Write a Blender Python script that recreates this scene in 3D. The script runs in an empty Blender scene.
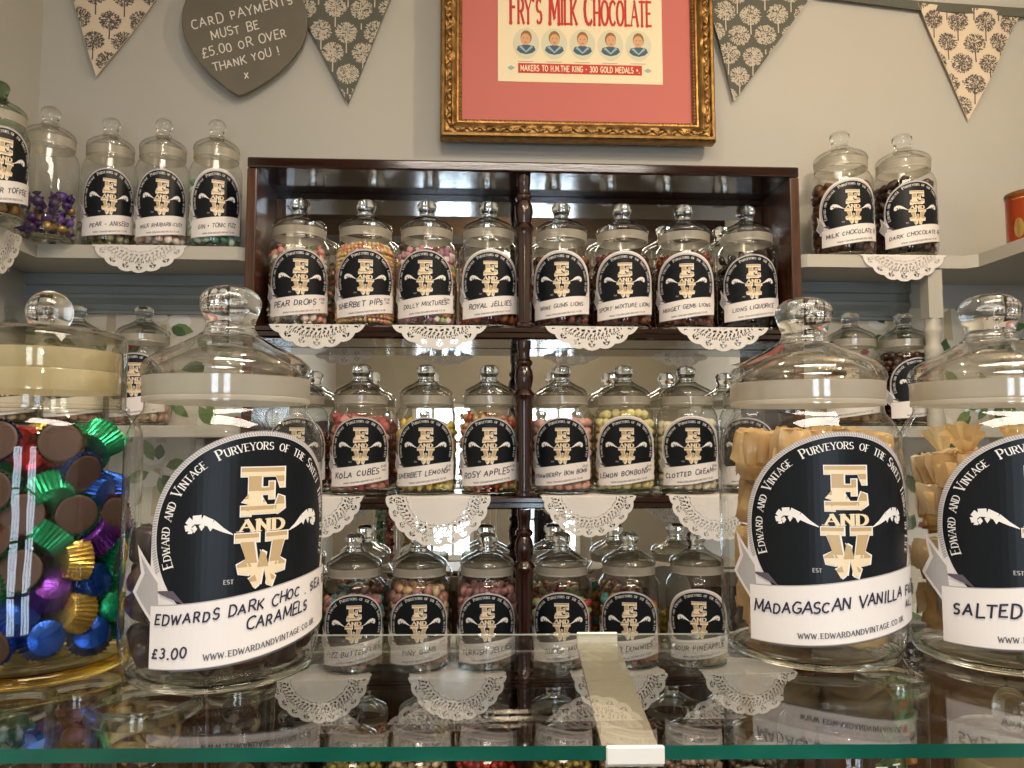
import bpy, bmesh, math, random
from math import sin, cos, pi, radians, sqrt, atan2, hypot, tan
from mathutils import Vector, Matrix, noise

random.seed(7)
SC = bpy.context.scene
COL = SC.collection

# ------------------------------------------------------------------ camera
F_PX, PITCH, YAW, ZC = 770.0, radians(4.2), radians(-3.0), 1.33
cf = Vector((-sin(YAW)*cos(PITCH), cos(YAW)*cos(PITCH), sin(PITCH)))
cr = Vector((cos(YAW), sin(YAW), 0.0))
cu = cr.cross(cf)
CAM = Vector((0, 0, ZC))
def ray(px, py): return cf*F_PX + cr*(px-512) - cu*(py-384)
def atY(px, py, Y):
    d = ray(px, py); return CAM + d*(Y/d.y)
def atZ(px, py, Z):
    d = ray(px, py); return CAM + d*((Z-ZC)/d.z)
cam_d = bpy.data.cameras.new('camera'); cam = bpy.data.objects.new('camera', cam_d); COL.objects.link(cam)
cam.location = CAM
cam.rotation_euler = (radians(90)+PITCH, 0, YAW)
cam_d.sensor_fit = 'HORIZONTAL'; cam_d.sensor_width = 36.0; cam_d.lens = 36.0*F_PX/1024.0
cam_d.clip_start = 0.01; cam_d.clip_end = 60
SC.camera = cam

# ------------------------------------------------------------------ materials
def new_mat(name):
    m = bpy.data.materials.new(name); m.use_nodes = True
    nt = m.node_tree; nt.nodes.clear()
    out = nt.nodes.new('ShaderNodeOutputMaterial')
    return m, nt, out
def P(name, col, rough=0.5, metal=0.0, spec=0.5, coat=0.0, sss=0.0, trans=0.0, ior=1.45, alpha=1.0, var=None, vscale=20.0, bump=0.0, bscale=60.0, vmix=0.5):
    m, nt, out = new_mat(name)
    b = nt.nodes.new('ShaderNodeBsdfPrincipled')
    b.inputs['Base Color'].default_value = (*col, 1)
    b.inputs['Roughness'].default_value = rough
    b.inputs['Metallic'].default_value = metal
    b.inputs['Specular IOR Level'].default_value = spec
    b.inputs['Coat Weight'].default_value = coat
    b.inputs['Coat Roughness'].default_value = 0.08
    b.inputs['Transmission Weight'].default_value = trans
    b.inputs['IOR'].default_value = ior
    b.inputs['Alpha'].default_value = alpha
    if sss:
        b.inputs['Subsurface Weight'].default_value = sss
        b.inputs['Subsurface Radius'].default_value = (0.004, 0.003, 0.002)
        b.inputs['Subsurface Scale'].default_value = 1.0
    tc = nt.nodes.new('ShaderNodeTexCoord')
    if var:
        n = nt.nodes.new('ShaderNodeTexNoise'); n.inputs['Scale'].default_value = vscale; n.inputs['Detail'].default_value = 4
        nt.links.new(tc.outputs['Object'], n.inputs['Vector'])
        r = nt.nodes.new('ShaderNodeValToRGB')
        r.color_ramp.elements[0].color = (*col, 1); r.color_ramp.elements[1].color = (*var, 1)
        r.color_ramp.elements[0].position = 0.5-vmix/2; r.color_ramp.elements[1].position = 0.5+vmix/2
        nt.links.new(n.outputs['Fac'], r.inputs['Fac']); nt.links.new(r.outputs['Color'], b.inputs['Base Color'])
    if bump:
        n2 = nt.nodes.new('ShaderNodeTexNoise'); n2.inputs['Scale'].default_value = bscale; n2.inputs['Detail'].default_value = 5
        nt.links.new(tc.outputs['Object'], n2.inputs['Vector'])
        bp = nt.nodes.new('ShaderNodeBump'); bp.inputs['Strength'].default_value = bump; bp.inputs['Distance'].default_value = 0.002
        nt.links.new(n2.outputs['Fac'], bp.inputs['Height']); nt.links.new(bp.outputs['Normal'], b.inputs['Normal'])
    nt.links.new(b.outputs['BSDF'], out.inputs['Surface'])
    return m
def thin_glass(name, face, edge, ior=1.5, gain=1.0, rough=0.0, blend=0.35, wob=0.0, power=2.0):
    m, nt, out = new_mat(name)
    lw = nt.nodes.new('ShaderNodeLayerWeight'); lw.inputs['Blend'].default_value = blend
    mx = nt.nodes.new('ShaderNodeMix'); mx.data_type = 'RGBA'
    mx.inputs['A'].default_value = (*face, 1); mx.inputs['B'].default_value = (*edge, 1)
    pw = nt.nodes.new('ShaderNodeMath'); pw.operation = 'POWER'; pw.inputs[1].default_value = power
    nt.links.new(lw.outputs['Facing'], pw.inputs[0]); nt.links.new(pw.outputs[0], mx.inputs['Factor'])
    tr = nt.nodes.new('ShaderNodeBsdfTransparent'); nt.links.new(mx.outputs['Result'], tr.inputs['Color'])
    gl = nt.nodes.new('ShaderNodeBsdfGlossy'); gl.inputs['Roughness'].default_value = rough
    fr = nt.nodes.new('ShaderNodeFresnel'); fr.inputs['IOR'].default_value = ior
    mu = nt.nodes.new('ShaderNodeMath'); mu.operation = 'MULTIPLY'; mu.inputs[1].default_value = gain; mu.use_clamp = True
    nt.links.new(fr.outputs[0], mu.inputs[0])
    # a thin pane reflects alike from both faces
    ge = nt.nodes.new('ShaderNodeNewGeometry'); im = nt.nodes.new('ShaderNodeMix'); im.data_type = 'FLOAT'
    im.inputs['A'].default_value = ior; im.inputs['B'].default_value = 1/ior
    nt.links.new(ge.outputs['Backfacing'], im.inputs['Factor']); nt.links.new(im.outputs['Result'], fr.inputs['IOR'])
    if wob:
        tc = nt.nodes.new('ShaderNodeTexCoord'); n2 = nt.nodes.new('ShaderNodeTexNoise'); n2.inputs['Scale'].default_value = 25
        nt.links.new(tc.outputs['Object'], n2.inputs['Vector'])
        bp = nt.nodes.new('ShaderNodeBump'); bp.inputs['Strength'].default_value = wob; bp.inputs['Distance'].default_value = 0.004
        nt.links.new(n2.outputs['Fac'], bp.inputs['Height']); nt.links.new(bp.outputs['Normal'], gl.inputs['Normal'])
    ms = nt.nodes.new('ShaderNodeMixShader')
    nt.links.new(mu.outputs[0], ms.inputs['Fac']); nt.links.new(tr.outputs[0], ms.inputs[1]); nt.links.new(gl.outputs[0], ms.inputs[2])
    nt.links.new(ms.outputs[0], out.inputs['Surface'])
    return m
def solid_glass(name, col, rough=0.0, ior=1.48):
    m, nt, out = new_mat(name)
    g = nt.nodes.new('ShaderNodeBsdfGlass'); g.inputs['Color'].default_value = (*col, 1); g.inputs['Roughness'].default_value = rough; g.inputs['IOR'].default_value = ior
    nt.links.new(g.outputs[0], out.inputs['Surface'])
    return m
def translucent(name, col, clear=0.3, gloss=0.1, glossrough=0.15, tl=0.5):
    m, nt, out = new_mat(name)
    d = nt.nodes.new('ShaderNodeBsdfDiffuse'); d.inputs['Color'].default_value = (*col, 1)
    t = nt.nodes.new('ShaderNodeBsdfTranslucent'); t.inputs['Color'].default_value = (*col, 1)
    m1 = nt.nodes.new('ShaderNodeMixShader'); m1.inputs['Fac'].default_value = tl
    nt.links.new(d.outputs[0], m1.inputs[1]); nt.links.new(t.outputs[0], m1.inputs[2])
    tr = nt.nodes.new('ShaderNodeBsdfTransparent'); tr.inputs['Color'].default_value = (*[min(1, c*1.1) for c in col], 1)
    m2 = nt.nodes.new('ShaderNodeMixShader'); m2.inputs['Fac'].default_value = clear
    nt.links.new(m1.outputs[0], m2.inputs[1]); nt.links.new(tr.outputs[0], m2.inputs[2])
    g = nt.nodes.new('ShaderNodeBsdfGlossy'); g.inputs['Roughness'].default_value = glossrough
    m3 = nt.nodes.new('ShaderNodeMixShader'); m3.inputs['Fac'].default_value = gloss
    nt.links.new(m2.outputs[0], m3.inputs[1]); nt.links.new(g.outputs[0], m3.inputs[2])
    nt.links.new(m3.outputs[0], out.inputs['Surface'])
    return m
def wood(name, c1, c2, rough=0.3, scale=6.0, axis=0, coat=0.3):
    m, nt, out = new_mat(name)
    b = nt.nodes.new('ShaderNodeBsdfPrincipled'); b.inputs['Roughness'].default_value = rough
    b.inputs['Coat Weight'].default_value = coat; b.inputs['Coat Roughness'].default_value = 0.12
    tc = nt.nodes.new('ShaderNodeTexCoord'); mp = nt.nodes.new('ShaderNodeMapping')
    s = [14.0, 14.0, 14.0]; s[axis] = 1.2
    mp.inputs['Scale'].default_value = s
    nt.links.new(tc.outputs['Object'], mp.inputs['Vector'])
    n = nt.nodes.new('ShaderNodeTexNoise'); n.inputs['Scale'].default_value = scale; n.inputs['Detail'].default_value = 7; n.inputs['Roughness'].default_value = 0.65
    nt.links.new(mp.outputs[0], n.inputs['Vector'])
    r = nt.nodes.new('ShaderNodeValToRGB'); r.color_ramp.elements[0].position = 0.3; r.color_ramp.elements[1].position = 0.72
    r.color_ramp.elements[0].color = (*c1, 1); r.color_ramp.elements[1].color = (*c2, 1)
    nt.links.new(n.outputs['Fac'], r.inputs['Fac']); nt.links.new(r.outputs[0], b.inputs['Base Color'])
    bp = nt.nodes.new('ShaderNodeBump'); bp.inputs['Strength'].default_value = 0.12; bp.inputs['Distance'].default_value = 0.002
    nt.links.new(n.outputs['Fac'], bp.inputs['Height']); nt.links.new(bp.outputs[0], b.inputs['Normal'])
    nt.links.new(b.outputs[0], out.inputs['Surface'])
    return m

M = {}
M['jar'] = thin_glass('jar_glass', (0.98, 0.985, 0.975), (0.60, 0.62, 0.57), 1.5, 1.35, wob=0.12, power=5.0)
M['jar_green'] = thin_glass('green_jar_glass', (0.86, 0.91, 0.85), (0.40, 0.48, 0.38), 1.5, 1.3)
M['lid_skirt'] = thin_glass('pressed_lid_glass', (0.98, 0.98, 0.965), (0.70, 0.70, 0.65), 1.52, 2.0, blend=0.40, wob=0.35)
M['lid'] = solid_glass('lid_glass', (0.985, 0.99, 0.98))
M['lid_green'] = solid_glass('green_lid_glass', (0.50, 0.58, 0.46))
M['base'] = solid_glass('base_glass', (0.97, 0.975, 0.95))
M['base_amber'] = solid_glass('amber_base_glass', (0.93, 0.86, 0.62))
M['seal'] = translucent('seal_plastic', (0.74, 0.71, 0.63), 0.40, 0.10, 0.08)
M['seal_cream'] = translucent('seal_cream_plastic', (0.83, 0.77, 0.62), 0.25, 0.12, 0.05)
M['paper'] = P('label_paper', (0.78, 0.74, 0.72), 0.45)
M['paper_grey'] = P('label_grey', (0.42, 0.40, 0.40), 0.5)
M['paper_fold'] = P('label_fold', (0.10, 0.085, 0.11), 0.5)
M['black'] = P('label_black', (0.006, 0.008, 0.011), 0.36, spec=0.28)
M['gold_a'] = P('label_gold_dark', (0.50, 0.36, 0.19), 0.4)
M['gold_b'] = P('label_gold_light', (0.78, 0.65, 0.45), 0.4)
M['ink'] = P('ink', (0.02, 0.018, 0.05), 0.5)
M['print'] = P('grey_print', (0.10, 0.10, 0.12), 0.5)
M['white'] = P('white_print', (0.82, 0.80, 0.77), 0.5)
M['mahog'] = wood('mahogany', (0.008, 0.004, 0.003), (0.036, 0.012, 0.007), 0.09, 5, 0, 0.6)
M['mahog_v'] = wood('mahogany_upright', (0.024, 0.009, 0.005), (0.105, 0.038, 0.015), 0.25, 5, 2)
M['mahog_post'] = wood('mahogany_turned', (0.010, 0.004, 0.003), (0.038, 0.012, 0.008), 0.2, 5, 2, 0.6)
M['oak'] = wood('floor_oak', (0.10, 0.055, 0.028), (0.22, 0.13, 0.07), 0.4, 4, 1)
M['beam'] = wood('beam_oak', (0.02, 0.013, 0.008), (0.06, 0.035, 0.02), 0.6, 5, 0, 0.0)
M['wall'] = P('wall_paint', (0.43, 0.425, 0.395), 0.75, var=(0.455, 0.448, 0.415), vscale=3, bump=0.05, bscale=90)
M['wall_dark'] = P('tan_wall_paint', (0.30, 0.27, 0.21), 0.7, var=(0.33, 0.30, 0.235), vscale=3)
M['ceil'] = P('ceiling_paint', (0.58, 0.53, 0.44), 0.8, var=(0.62, 0.57, 0.475), vscale=4)
M['shelf'] = P('grey_painted_wood', (0.47, 0.45, 0.39), 0.45, var=(0.44, 0.42, 0.37), vscale=6, bump=0.05)
M['bluegrey'] = P('bluegrey_paint', (0.22, 0.25, 0.25), 0.5, var=(0.25, 0.275, 0.27), vscale=5)
M['wallpaper'] = P('wallpaper_cream', (0.66, 0.62, 0.52), 0.7)
M['wp_blossom'] = P('wallpaper_blossom', (0.78, 0.77, 0.72), 0.7)
M['wp_trunk'] = P('wallpaper_trunk', (0.50, 0.42, 0.28), 0.7)
M['leaf'] = P('leaf_green', (0.10, 0.19, 0.06), 0.6, var=(0.20, 0.30, 0.10), vscale=40)
M['leaf_d'] = P('leaf_dark_green', (0.045, 0.10, 0.04), 0.6, var=(0.08, 0.16, 0.06), vscale=40)
M['wp_red'] = P('wallpaper_red', (0.35, 0.07, 0.07), 0.7)
M['mirror'] = P('mirror_silver', (0.84, 0.86, 0.85), 0.0, 1.0)
M['doily'] = translucent('doily_paper', (0.84, 0.81, 0.78), 0.0, 0.0, 0.5, 0.15)
M['slate'] = P('chalk_slate', (0.125, 0.115, 0.092), 0.75, var=(0.155, 0.14, 0.11), vscale=9)
M['chalk'] = P('chalk', (0.72, 0.70, 0.64), 0.9)
M['flag_c'] = P('cream_cotton', (0.66, 0.56, 0.44), 0.9, bump=0.2, bscale=400)
M['flag_g'] = P('grey_cotton', (0.10, 0.105, 0.088), 0.9, bump=0.2, bscale=400)
M['tree_c'] = P('cream_tree_print', (0.52, 0.47, 0.39), 0.9)
M['tree_g'] = P('grey_tree_print', (0.10, 0.09, 0.085), 0.9)
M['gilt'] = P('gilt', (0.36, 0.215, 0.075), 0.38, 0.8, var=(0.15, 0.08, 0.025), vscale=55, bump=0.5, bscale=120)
M['gilt_lo'] = P('gilt_shadow', (0.16, 0.085, 0.03), 0.45, 0.6, var=(0.30, 0.17, 0.05), vscale=70, bump=0.6, bscale=140)  # darker gilt for the frame beads and the tin lid
M['mat_red'] = P('mount_card', (0.52, 0.15, 0.135), 0.7)
M['poster'] = P('poster_paper', (0.80, 0.71, 0.50), 0.6)
M['poster_red'] = P('poster_red', (0.52, 0.035, 0.035), 0.6)
M['poster_blue'] = P('poster_blue', (0.05, 0.11, 0.17), 0.6)
M['poster_lblue'] = P('poster_light_blue', (0.30, 0.42, 0.46), 0.6)
M['poster_skin'] = P('poster_skin', (0.62, 0.36, 0.20), 0.6)
M['poster_hair'] = P('poster_hair', (0.30, 0.13, 0.04), 0.6)
M['poster_tint'] = P('poster_tint', (0.62, 0.62, 0.48), 0.6)
M['glass_pane'] = thin_glass('picture_glass', (0.99, 0.99, 0.99), (0.9, 0.9, 0.9), 1.45, 1.0)
M['counter'] = thin_glass('counter_glass', (0.985, 0.993, 0.987), (0.86, 0.92, 0.88), 1.5, 1.25, blend=0.2)
M['edge'] = P('glass_edge_green', (0.004, 0.060, 0.042), 0.10, trans=0.2, ior=1.5, var=(0.012, 0.16, 0.11), vscale=9)
M['edge_pale'] = P('glass_edge_glint', (0.55, 0.60, 0.54), 0.4)  # bright glint along the polished back edge, put into the colour
M['alu'] = P('brushed_aluminium', (0.52, 0.46, 0.35), 0.38, 0.35)
M['alu_white'] = P('white_lacquer', (0.80, 0.79, 0.76), 0.35)
M['steel'] = P('steel', (0.6, 0.6, 0.6), 0.2, 1.0)
M['tin_red'] = P('tin_orange_red', (0.33, 0.048, 0.013), 0.25, 0.35)
M['tin_gold'] = P('tin_gold', (0.80, 0.55, 0.18), 0.25, 0.9)
M['tin_cream'] = P('tin_cream', (0.72, 0.58, 0.36), 0.4)
M['dark'] = P('dark_paint', (0.02, 0.018, 0.016), 0.5)
M['winframe'] = P('window_paint', (0.75, 0.74, 0.70), 0.4)
M['pink_card'] = P('beige_card', (0.62, 0.49, 0.36), 0.6)
M['cab_in'] = P('cabinet_laminate', (0.26, 0.22, 0.17), 0.45)
M['slate_sign'] = P('black_board', (0.03, 0.03, 0.028), 0.55)

# ------------------------------------------------------------------ mesh builder
class MB:
    def __init__(s): s.v = []; s.f = []; s.m = []; s.sm = []
    def poly(s, pts, mi=0, smooth=False):
        b = len(s.v); s.v.extend([tuple(p) for p in pts]); s.f.append(tuple(range(b, b+len(pts)))); s.m.append(mi); s.sm.append(smooth)
    def grid(s, rows, mi=0, smooth=True, closed=False):
        b = len(s.v); n = len(rows[0])
        for r in rows: s.v.extend([tuple(p) for p in r])
        for i in range(len(rows)-1):
            for j in range(n if closed else n-1):
                k = (j+1) % n
                s.f.append((b+i*n+j, b+i*n+k, b+(i+1)*n+k, b+(i+1)*n+j)); s.m.append(mi); s.sm.append(smooth)
    def lathe(s, prof, seg=32, c=(0, 0, 0), mi=0, smooth=True, squash=1.0):
        b = len(s.v); idx = []
        for r, z in prof:
            if r < 1e-6:
                s.v.append((c[0], c[1], c[2]+z)); idx.append([len(s.v)-1])
            else:
                st = len(s.v)
                for k in range(seg):
                    a = 2*pi*k/seg; s.v.append((c[0]+r*cos(a), c[1]+r*sin(a)*squash, c[2]+z))
                idx.append(list(range(st, st+seg)))
        for i in range(len(prof)-1):
            A, B = idx[i], idx[i+1]
            for k in range(seg):
                k2 = (k+1) % seg
                if len(A) == 1 and len(B) == 1: continue
                if len(A) == 1: f = (A[0], B[k2], B[k])
                elif len(B) == 1: f = (A[k], A[k2], B[0])
                else: f = (A[k], A[k2], B[k2], B[k])
                s.f.append(f); s.m.append(mi); s.sm.append(smooth)
    def box(s, x0, x1, y0, y1, z0, z1, mi=0):
        b = len(s.v)
        s.v.extend([(x0,y0,z0),(x1,y0,z0),(x1,y1,z0),(x0,y1,z0),(x0,y0,z1),(x1,y0,z1),(x1,y1,z1),(x0,y1,z1)])
        for f in ((0,3,2,1),(4,5,6,7),(0,1,5,4),(1,2,6,5),(2,3,7,6),(3,0,4,7)):
            s.f.append(tuple(b+i for i in f)); s.m.append(mi); s.sm.append(False)
    def merge(s, verts, faces, mat=Matrix(), mi=0, smooth=True):
        b = len(s.v); s.v.extend([tuple(mat @ Vector(p)) for p in verts])
        for f in faces:
            s.f.append(tuple(b+i for i in f)); s.m.append(mi); s.sm.append(smooth)
    def mesh(s, name, mats, sharp=None):
        me = bpy.data.meshes.new(name); me.from_pydata(s.v, [], s.f)
        for m in mats: me.materials.append(m)
        me.polygons.foreach_set('material_index', s.m); me.polygons.foreach_set('use_smooth', s.sm)
        me.update()
        if sharp: me.set_sharp_from_angle(angle=radians(sharp))
        return me
def ob(name, me, parent=None, loc=(0, 0, 0), rot=None, scale=None):
    o = bpy.data.objects.new(name, me); COL.objects.link(o)
    if parent: o.parent = parent
    o.location = loc
    if rot is not None: o.rotation_euler = rot
    if scale is not None: o.scale = (scale,)*3 if isinstance(scale, (int, float)) else scale
    return o
def tag(o, label, cat, group=None, kind=None):
    o['label'] = label; o['category'] = cat
    if group: o['group'] = group
    if kind: o['kind'] = kind
    return o
def thing(name, label, cat, loc=(0, 0, 0), rot=None, group=None):
    return tag(ob(name, None, None, loc, rot), label, cat, group)
def structure(name, me, loc=(0, 0, 0), rot=None):
    o = ob(name, me, None, loc, rot); o['kind'] = 'structure'; return o
def bevel_box(x0, x1, y0, y1, z0, z1, w=0.002, seg=2, name='box', mat=None):
    bm = bmesh.new(); bmesh.ops.create_cube(bm, size=1)
    for v in bm.verts: v.co = Vector(((x0+x1)/2+v.co.x*(x1-x0), (y0+y1)/2+v.co.y*(y1-y0), (z0+z1)/2+v.co.z*(z1-z0)))
    bmesh.ops.bevel(bm, geom=bm.edges[:], offset=w, segments=seg, affect='EDGES', profile=0.5)
    me = bpy.data.meshes.new(name); bm.to_mesh(me); bm.free()
    if mat: me.materials.append(mat)
    return me
def ico(sub=2, r=1.0):
    bm = bmesh.new(); bmesh.ops.create_icosphere(bm, subdivisions=sub, radius=r)
    v = [v.co.copy() for v in bm.verts]; f = [tuple(x.index for x in p.verts) for p in bm.faces]; bm.free(); return v, f
def rbox(sx, sy, sz, w, seg=2):
    bm = bmesh.new(); bmesh.ops.create_cube(bm, size=1)
    for v in bm.verts: v.co = Vector((v.co.x*sx, v.co.y*sy, v.co.z*sz))
    bmesh.ops.bevel(bm, geom=bm.edges[:], offset=w, segments=seg, affect='EDGES', profile=0.5)
    bm.verts.index_update()
    v = [v.co.copy() for v in bm.verts]; f = [tuple(x.index for x in p.verts) for p in bm.faces]; bm.free(); return v, f

# ------------------------------------------------------------------ stroke lettering
def arc(cx, cy, rx, ry, a0, a1, n=8):
    return [(cx+rx*cos(radians(a0+(a1-a0)*i/n)), cy+ry*sin(radians(a0+(a1-a0)*i/n))) for i in range(n+1)]
GL = {
 'A': (.72, [[(0,0),(.36,1),(.72,0)], [(.13,.36),(.59,.36)]]),
 'B': (.6, [[(.05,0),(.05,1)], [(.05,1)]+arc(.3,.76,.24,.24,90,-90)+[(.05,.52)], [(.3,.52)]+arc(.3,.26,.28,.26,90,-90)+[(.05,0)]]),
 'C': (.66, [arc(.38,.5,.36,.5,50,310,12)]),
 'D': (.68, [[(.06,0),(.06,1)], [(.06,1)]+arc(.26,.5,.4,.5,90,-90,10)+[(.06,0)]]),
 'E': (.56, [[(.06,0),(.06,1)], [(.06,1),(.54,1)], [(.06,.52),(.44,.52)], [(.06,0),(.56,0)]]),
 'F': (.54, [[(.06,0),(.06,1)], [(.06,1),(.54,1)], [(.06,.52),(.42,.52)]]),
 'G': (.7, [arc(.38,.5,.36,.5,50,330,12)+[(.69,.42),(.42,.42)]]),
 'H': (.68, [[(.06,0),(.06,1)], [(.62,0),(.62,1)], [(.06,.5),(.62,.5)]]),
 'I': (.22, [[(.11,0),(.11,1)]]),
 'J': (.46, [[(.36,1),(.36,.22)]+arc(.2,.2,.16,.2,0,-170,6)]),
 'K': (.66, [[(.06,0),(.06,1)], [(.6,1),(.06,.42)], [(.2,.56),(.64,0)]]),
 'L': (.54, [[(.06,1),(.06,0)], [(.06,0),(.54,0)]]),
 'M': (.86, [[(.04,0),(.08,1)], [(.08,1),(.43,.2)], [(.43,.2),(.78,1)], [(.78,1),(.82,0)]]),
 'N': (.7, [[(.06,0),(.06,1)], [(.06,1),(.64,0)], [(.64,0),(.64,1)]]),
 'O': (.74, [arc(.37,.5,.35,.5,90,450,16)]),
 'P': (.58, [[(.06,0),(.06,1)], [(.06,1)]+arc(.3,.73,.26,.27,90,-90)+[(.06,.46)]]),
 'Q': (.76, [arc(.37,.5,.35,.5,90,450,16), [(.45,.25),(.74,-.1)]]),
 'R': (.64, [[(.06,0),(.06,1)], [(.06,1)]+arc(.3,.74,.26,.26,90,-90)+[(.06,.48)], [(.3,.48),(.62,0)]]),
 'S': (.56, [arc(.28,.74,.24,.26,40,270,8)+arc(.28,.25,.26,.25,90,-140,9)[1:]]),
 'T': (.64, [[(.32,0),(.32,1)], [(0,1),(.64,1)]]),
 'U': (.68, [[(.06,1),(.06,.3)]+arc(.34,.28,.28,.28,180,360,8)+[(.62,1)]]),
 'V': (.68, [[(0,1),(.34,0)], [(.34,0),(.68,1)]]),
 'W': (.96, [[(0,1),(.24,0)], [(.24,0),(.48,.85)], [(.48,.85),(.72,0)], [(.72,0),(.96,1)]]),
 'X': (.62, [[(0,0),(.62,1)], [(0,1),(.62,0)]]),
 'Y': (.64, [[(0,1),(.32,.48)], [(.64,1),(.32,.48)], [(.32,.48),(.32,0)]]),
 'Z': (.6, [[(.04,1),(.58,1)], [(.58,1),(.02,0)], [(.02,0),(.6,0)]]),
 '0': (.6, [arc(.3,.5,.27,.5,90,450,14)]),
 '1': (.3, [[(.03,.78),(.18,1),(.18,0)]]),
 '2': (.56, [arc(.27,.73,.23,.27,160,-30,8)+[(.04,0)], [(.04,0),(.54,0)]]),
 '3': (.54, [arc(.25,.75,.22,.25,140,-90,8)+arc(.25,.26,.26,.26,90,-140,8)[1:]]),
 '4': (.6, [[(.44,0),(.44,1)], [(.44,1),(.02,.32)], [(.02,.32),(.6,.32)]]),
 '5': (.56, [[(.5,1),(.12,1)], [(.12,1),(.08,.56)]+arc(.26,.3,.27,.3,110,-140,9)]),
 '6': (.56, [[(.46,1)]+arc(.3,.5,.27,.5,120,180,4)+arc(.3,.28,.26,.28,180,540,12)]),
 '7': (.54, [[(.02,1),(.52,1)], [(.52,1),(.2,0)]]),
 '8': (.56, [arc(.28,.75,.21,.25,-90,270,12), arc(.28,.25,.25,.25,90,450,12)]),
 '9': (.56, [arc(.28,.7,.25,.28,0,360,12)+[(.46,0)]]),
 '£': (.62, [arc(.36,.76,.18,.24,20,180,6)+[(.2,.3),(.04,0)], [(.04,0),(.6,0)], [(.04,.46),(.42,.46)]]),
 '&': (.5, [[(.02,.5),(.48,.5)], [(.25,.28),(.25,.72)]]),
 '.': (.2, [[(.07,.04),(.13,.04)]]),
 '*': (.3, [[(.08,.46),(.22,.46)], [(.15,.39),(.15,.53)]]),
 '-': (.4, [[(.06,.45),(.34,.45)]]),
 "'": (.2, [[(.1,1),(.07,.78)]]),
 '!': (.2, [[(.1,1),(.1,.3)], [(.1,.06),(.1,.0)]]),
 ' ': (.42, []), '?': (.5, [arc(.25,.75,.2,.25,170,-60,8)+[(.25,.3)], [(.25,.06),(.25,0)]]),
}
def layout(text, size, gap=0.16, small=None, jit=0.0, rnd=None):
    """strokes of a line of text: list of (char, x, scale); small: scale of lower-case letters drawn as small capitals"""
    x = 0; out = []
    for ch in text:
        sc = size
        if small and ch.islower(): sc = size*small
        g = GL.get(ch.upper(), GL[' '])
        j = (rnd.uniform(-jit, jit), rnd.uniform(-jit, jit)*.6) if rnd else (0, 0)
        out.append((ch.upper(), x, sc*(1+j[0]), j[1]*size)); x += (g[0]+gap)*sc
    return out, x-gap*size
def ribbon(line, w, ext=True):
    polys = []
    for (x0, y0), (x1, y1) in zip(line[:-1], line[1:]):
        dx, dy = x1-x0, y1-y0; L = hypot(dx, dy)
        if L < 1e-9: continue
        dx, dy = dx/L, dy/L; h = w/2; e = h*.6 if ext else 0
        polys.append([(x0-dx*e-dy*h, y0-dy*e+dx*h), (x0-dx*e+dy*h, y0-dy*e-dx*h), (x1+dx*e+dy*h, y1+dy*e-dx*h), (x1+dx*e-dy*h, y1+dy*e+dx*h)])
    return polys
def serif_glyph(ch, s, thick=.17, thin=.07, serif=.17):
    """convex polygons of one serif letter at scale s"""
    out = []
    for ln in GL.get(ch, GL[' '])[1]:
        for a, b in zip(ln[:-1], ln[1:]):
            dx, dy = b[0]-a[0], b[1]-a[1]; L = hypot(dx, dy)
            if L < 1e-6: continue
            k = abs(dy)/L
            if ch in 'AVWMNXY' and dx*dy > 0 and abs(dx) > .05: w = thin*1.2
            else: w = thin+(thick-thin)*k**1.5
            out += ribbon([a, b], w)
        if len(ln) >= 2:
            for e, q in ((ln[0], ln[1]), (ln[-1], ln[-2])):
                if abs(e[1]-q[1]) > abs(e[0]-q[0])*1.2 and (e[1] < .02 or e[1] > .98) and ch not in 'COQ0':
                    out.append([(e[0]-serif, e[1]-.035), (e[0]+serif, e[1]-.035), (e[0]+serif, e[1]+.035), (e[0]-serif, e[1]+.035)])
    return [[(x*s, y*s) for x, y in p] for p in out]
def hand_polys(text, size, w, seed=0, gap=.2, slant=.12, jit=.1):
    rnd = random.Random(seed); lay, W = layout(text, size, gap, None, jit, rnd); out = []
    for ch, x, sc, dy in lay:
        for ln in GL.get(ch, GL[' '])[1]:
            ln2 = [(x+(px+py*slant+rnd.uniform(-.02, .02))*sc, dy+(py+rnd.uniform(-.025, .025))*sc) for px, py in ln]
            out += ribbon(ln2, w)
    return out, W
def clip(poly, a, b, c):
    out = []
    n = len(poly)
    for i in range(n):
        p, q = poly[i], poly[(i+1) % n]
        dp, dq = a*p[0]+b*p[1]+c, a*q[0]+b*q[1]+c
        if dp >= 0: out.append(p)
        if (dp > 0 > dq) or (dp < 0 < dq):
            t = dp/(dp-dq); out.append((p[0]+(q[0]-p[0])*t, p[1]+(q[1]-p[1])*t))
    return out
def ccw(p):
    a = sum(p[i][0]*p[(i+1) % len(p)][1]-p[(i+1) % len(p)][0]*p[i][1] for i in range(len(p)))
    return p if a > 0 else p[::-1]
def cyl_poly(mb, poly, R, mi, step=.0042):
    """a convex polygon in (u, z) wrapped on the cylinder of radius R, facing -y at u = 0"""
    poly = ccw(poly); R = R+1.2e-5*(len(mb.f) % 9)
    u0, u1 = min(p[0] for p in poly), max(p[0] for p in poly)
    i0, i1 = math.floor(u0/step), math.ceil(u1/step)
    for i in range(i0, i1):
        q = poly
        if i > i0: q = clip(q, 1, 0, -i*step)
        if len(q) > 2 and i < i1-1: q = clip(q, -1, 0, (i+1)*step)
        if len(q) > 2: mb.poly([(R*sin(u/.0705), -R*cos(u/.0705), z) for u, z in q], mi)
def flat_poly(mb, poly, y, mi, org=(0, 0), rot=0.0):
    c, s = cos(rot), sin(rot)
    mb.poly([(org[0]+c*u-s*v, y, org[1]+s*u+c*v) for u, v in ccw(poly)], mi)

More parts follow.
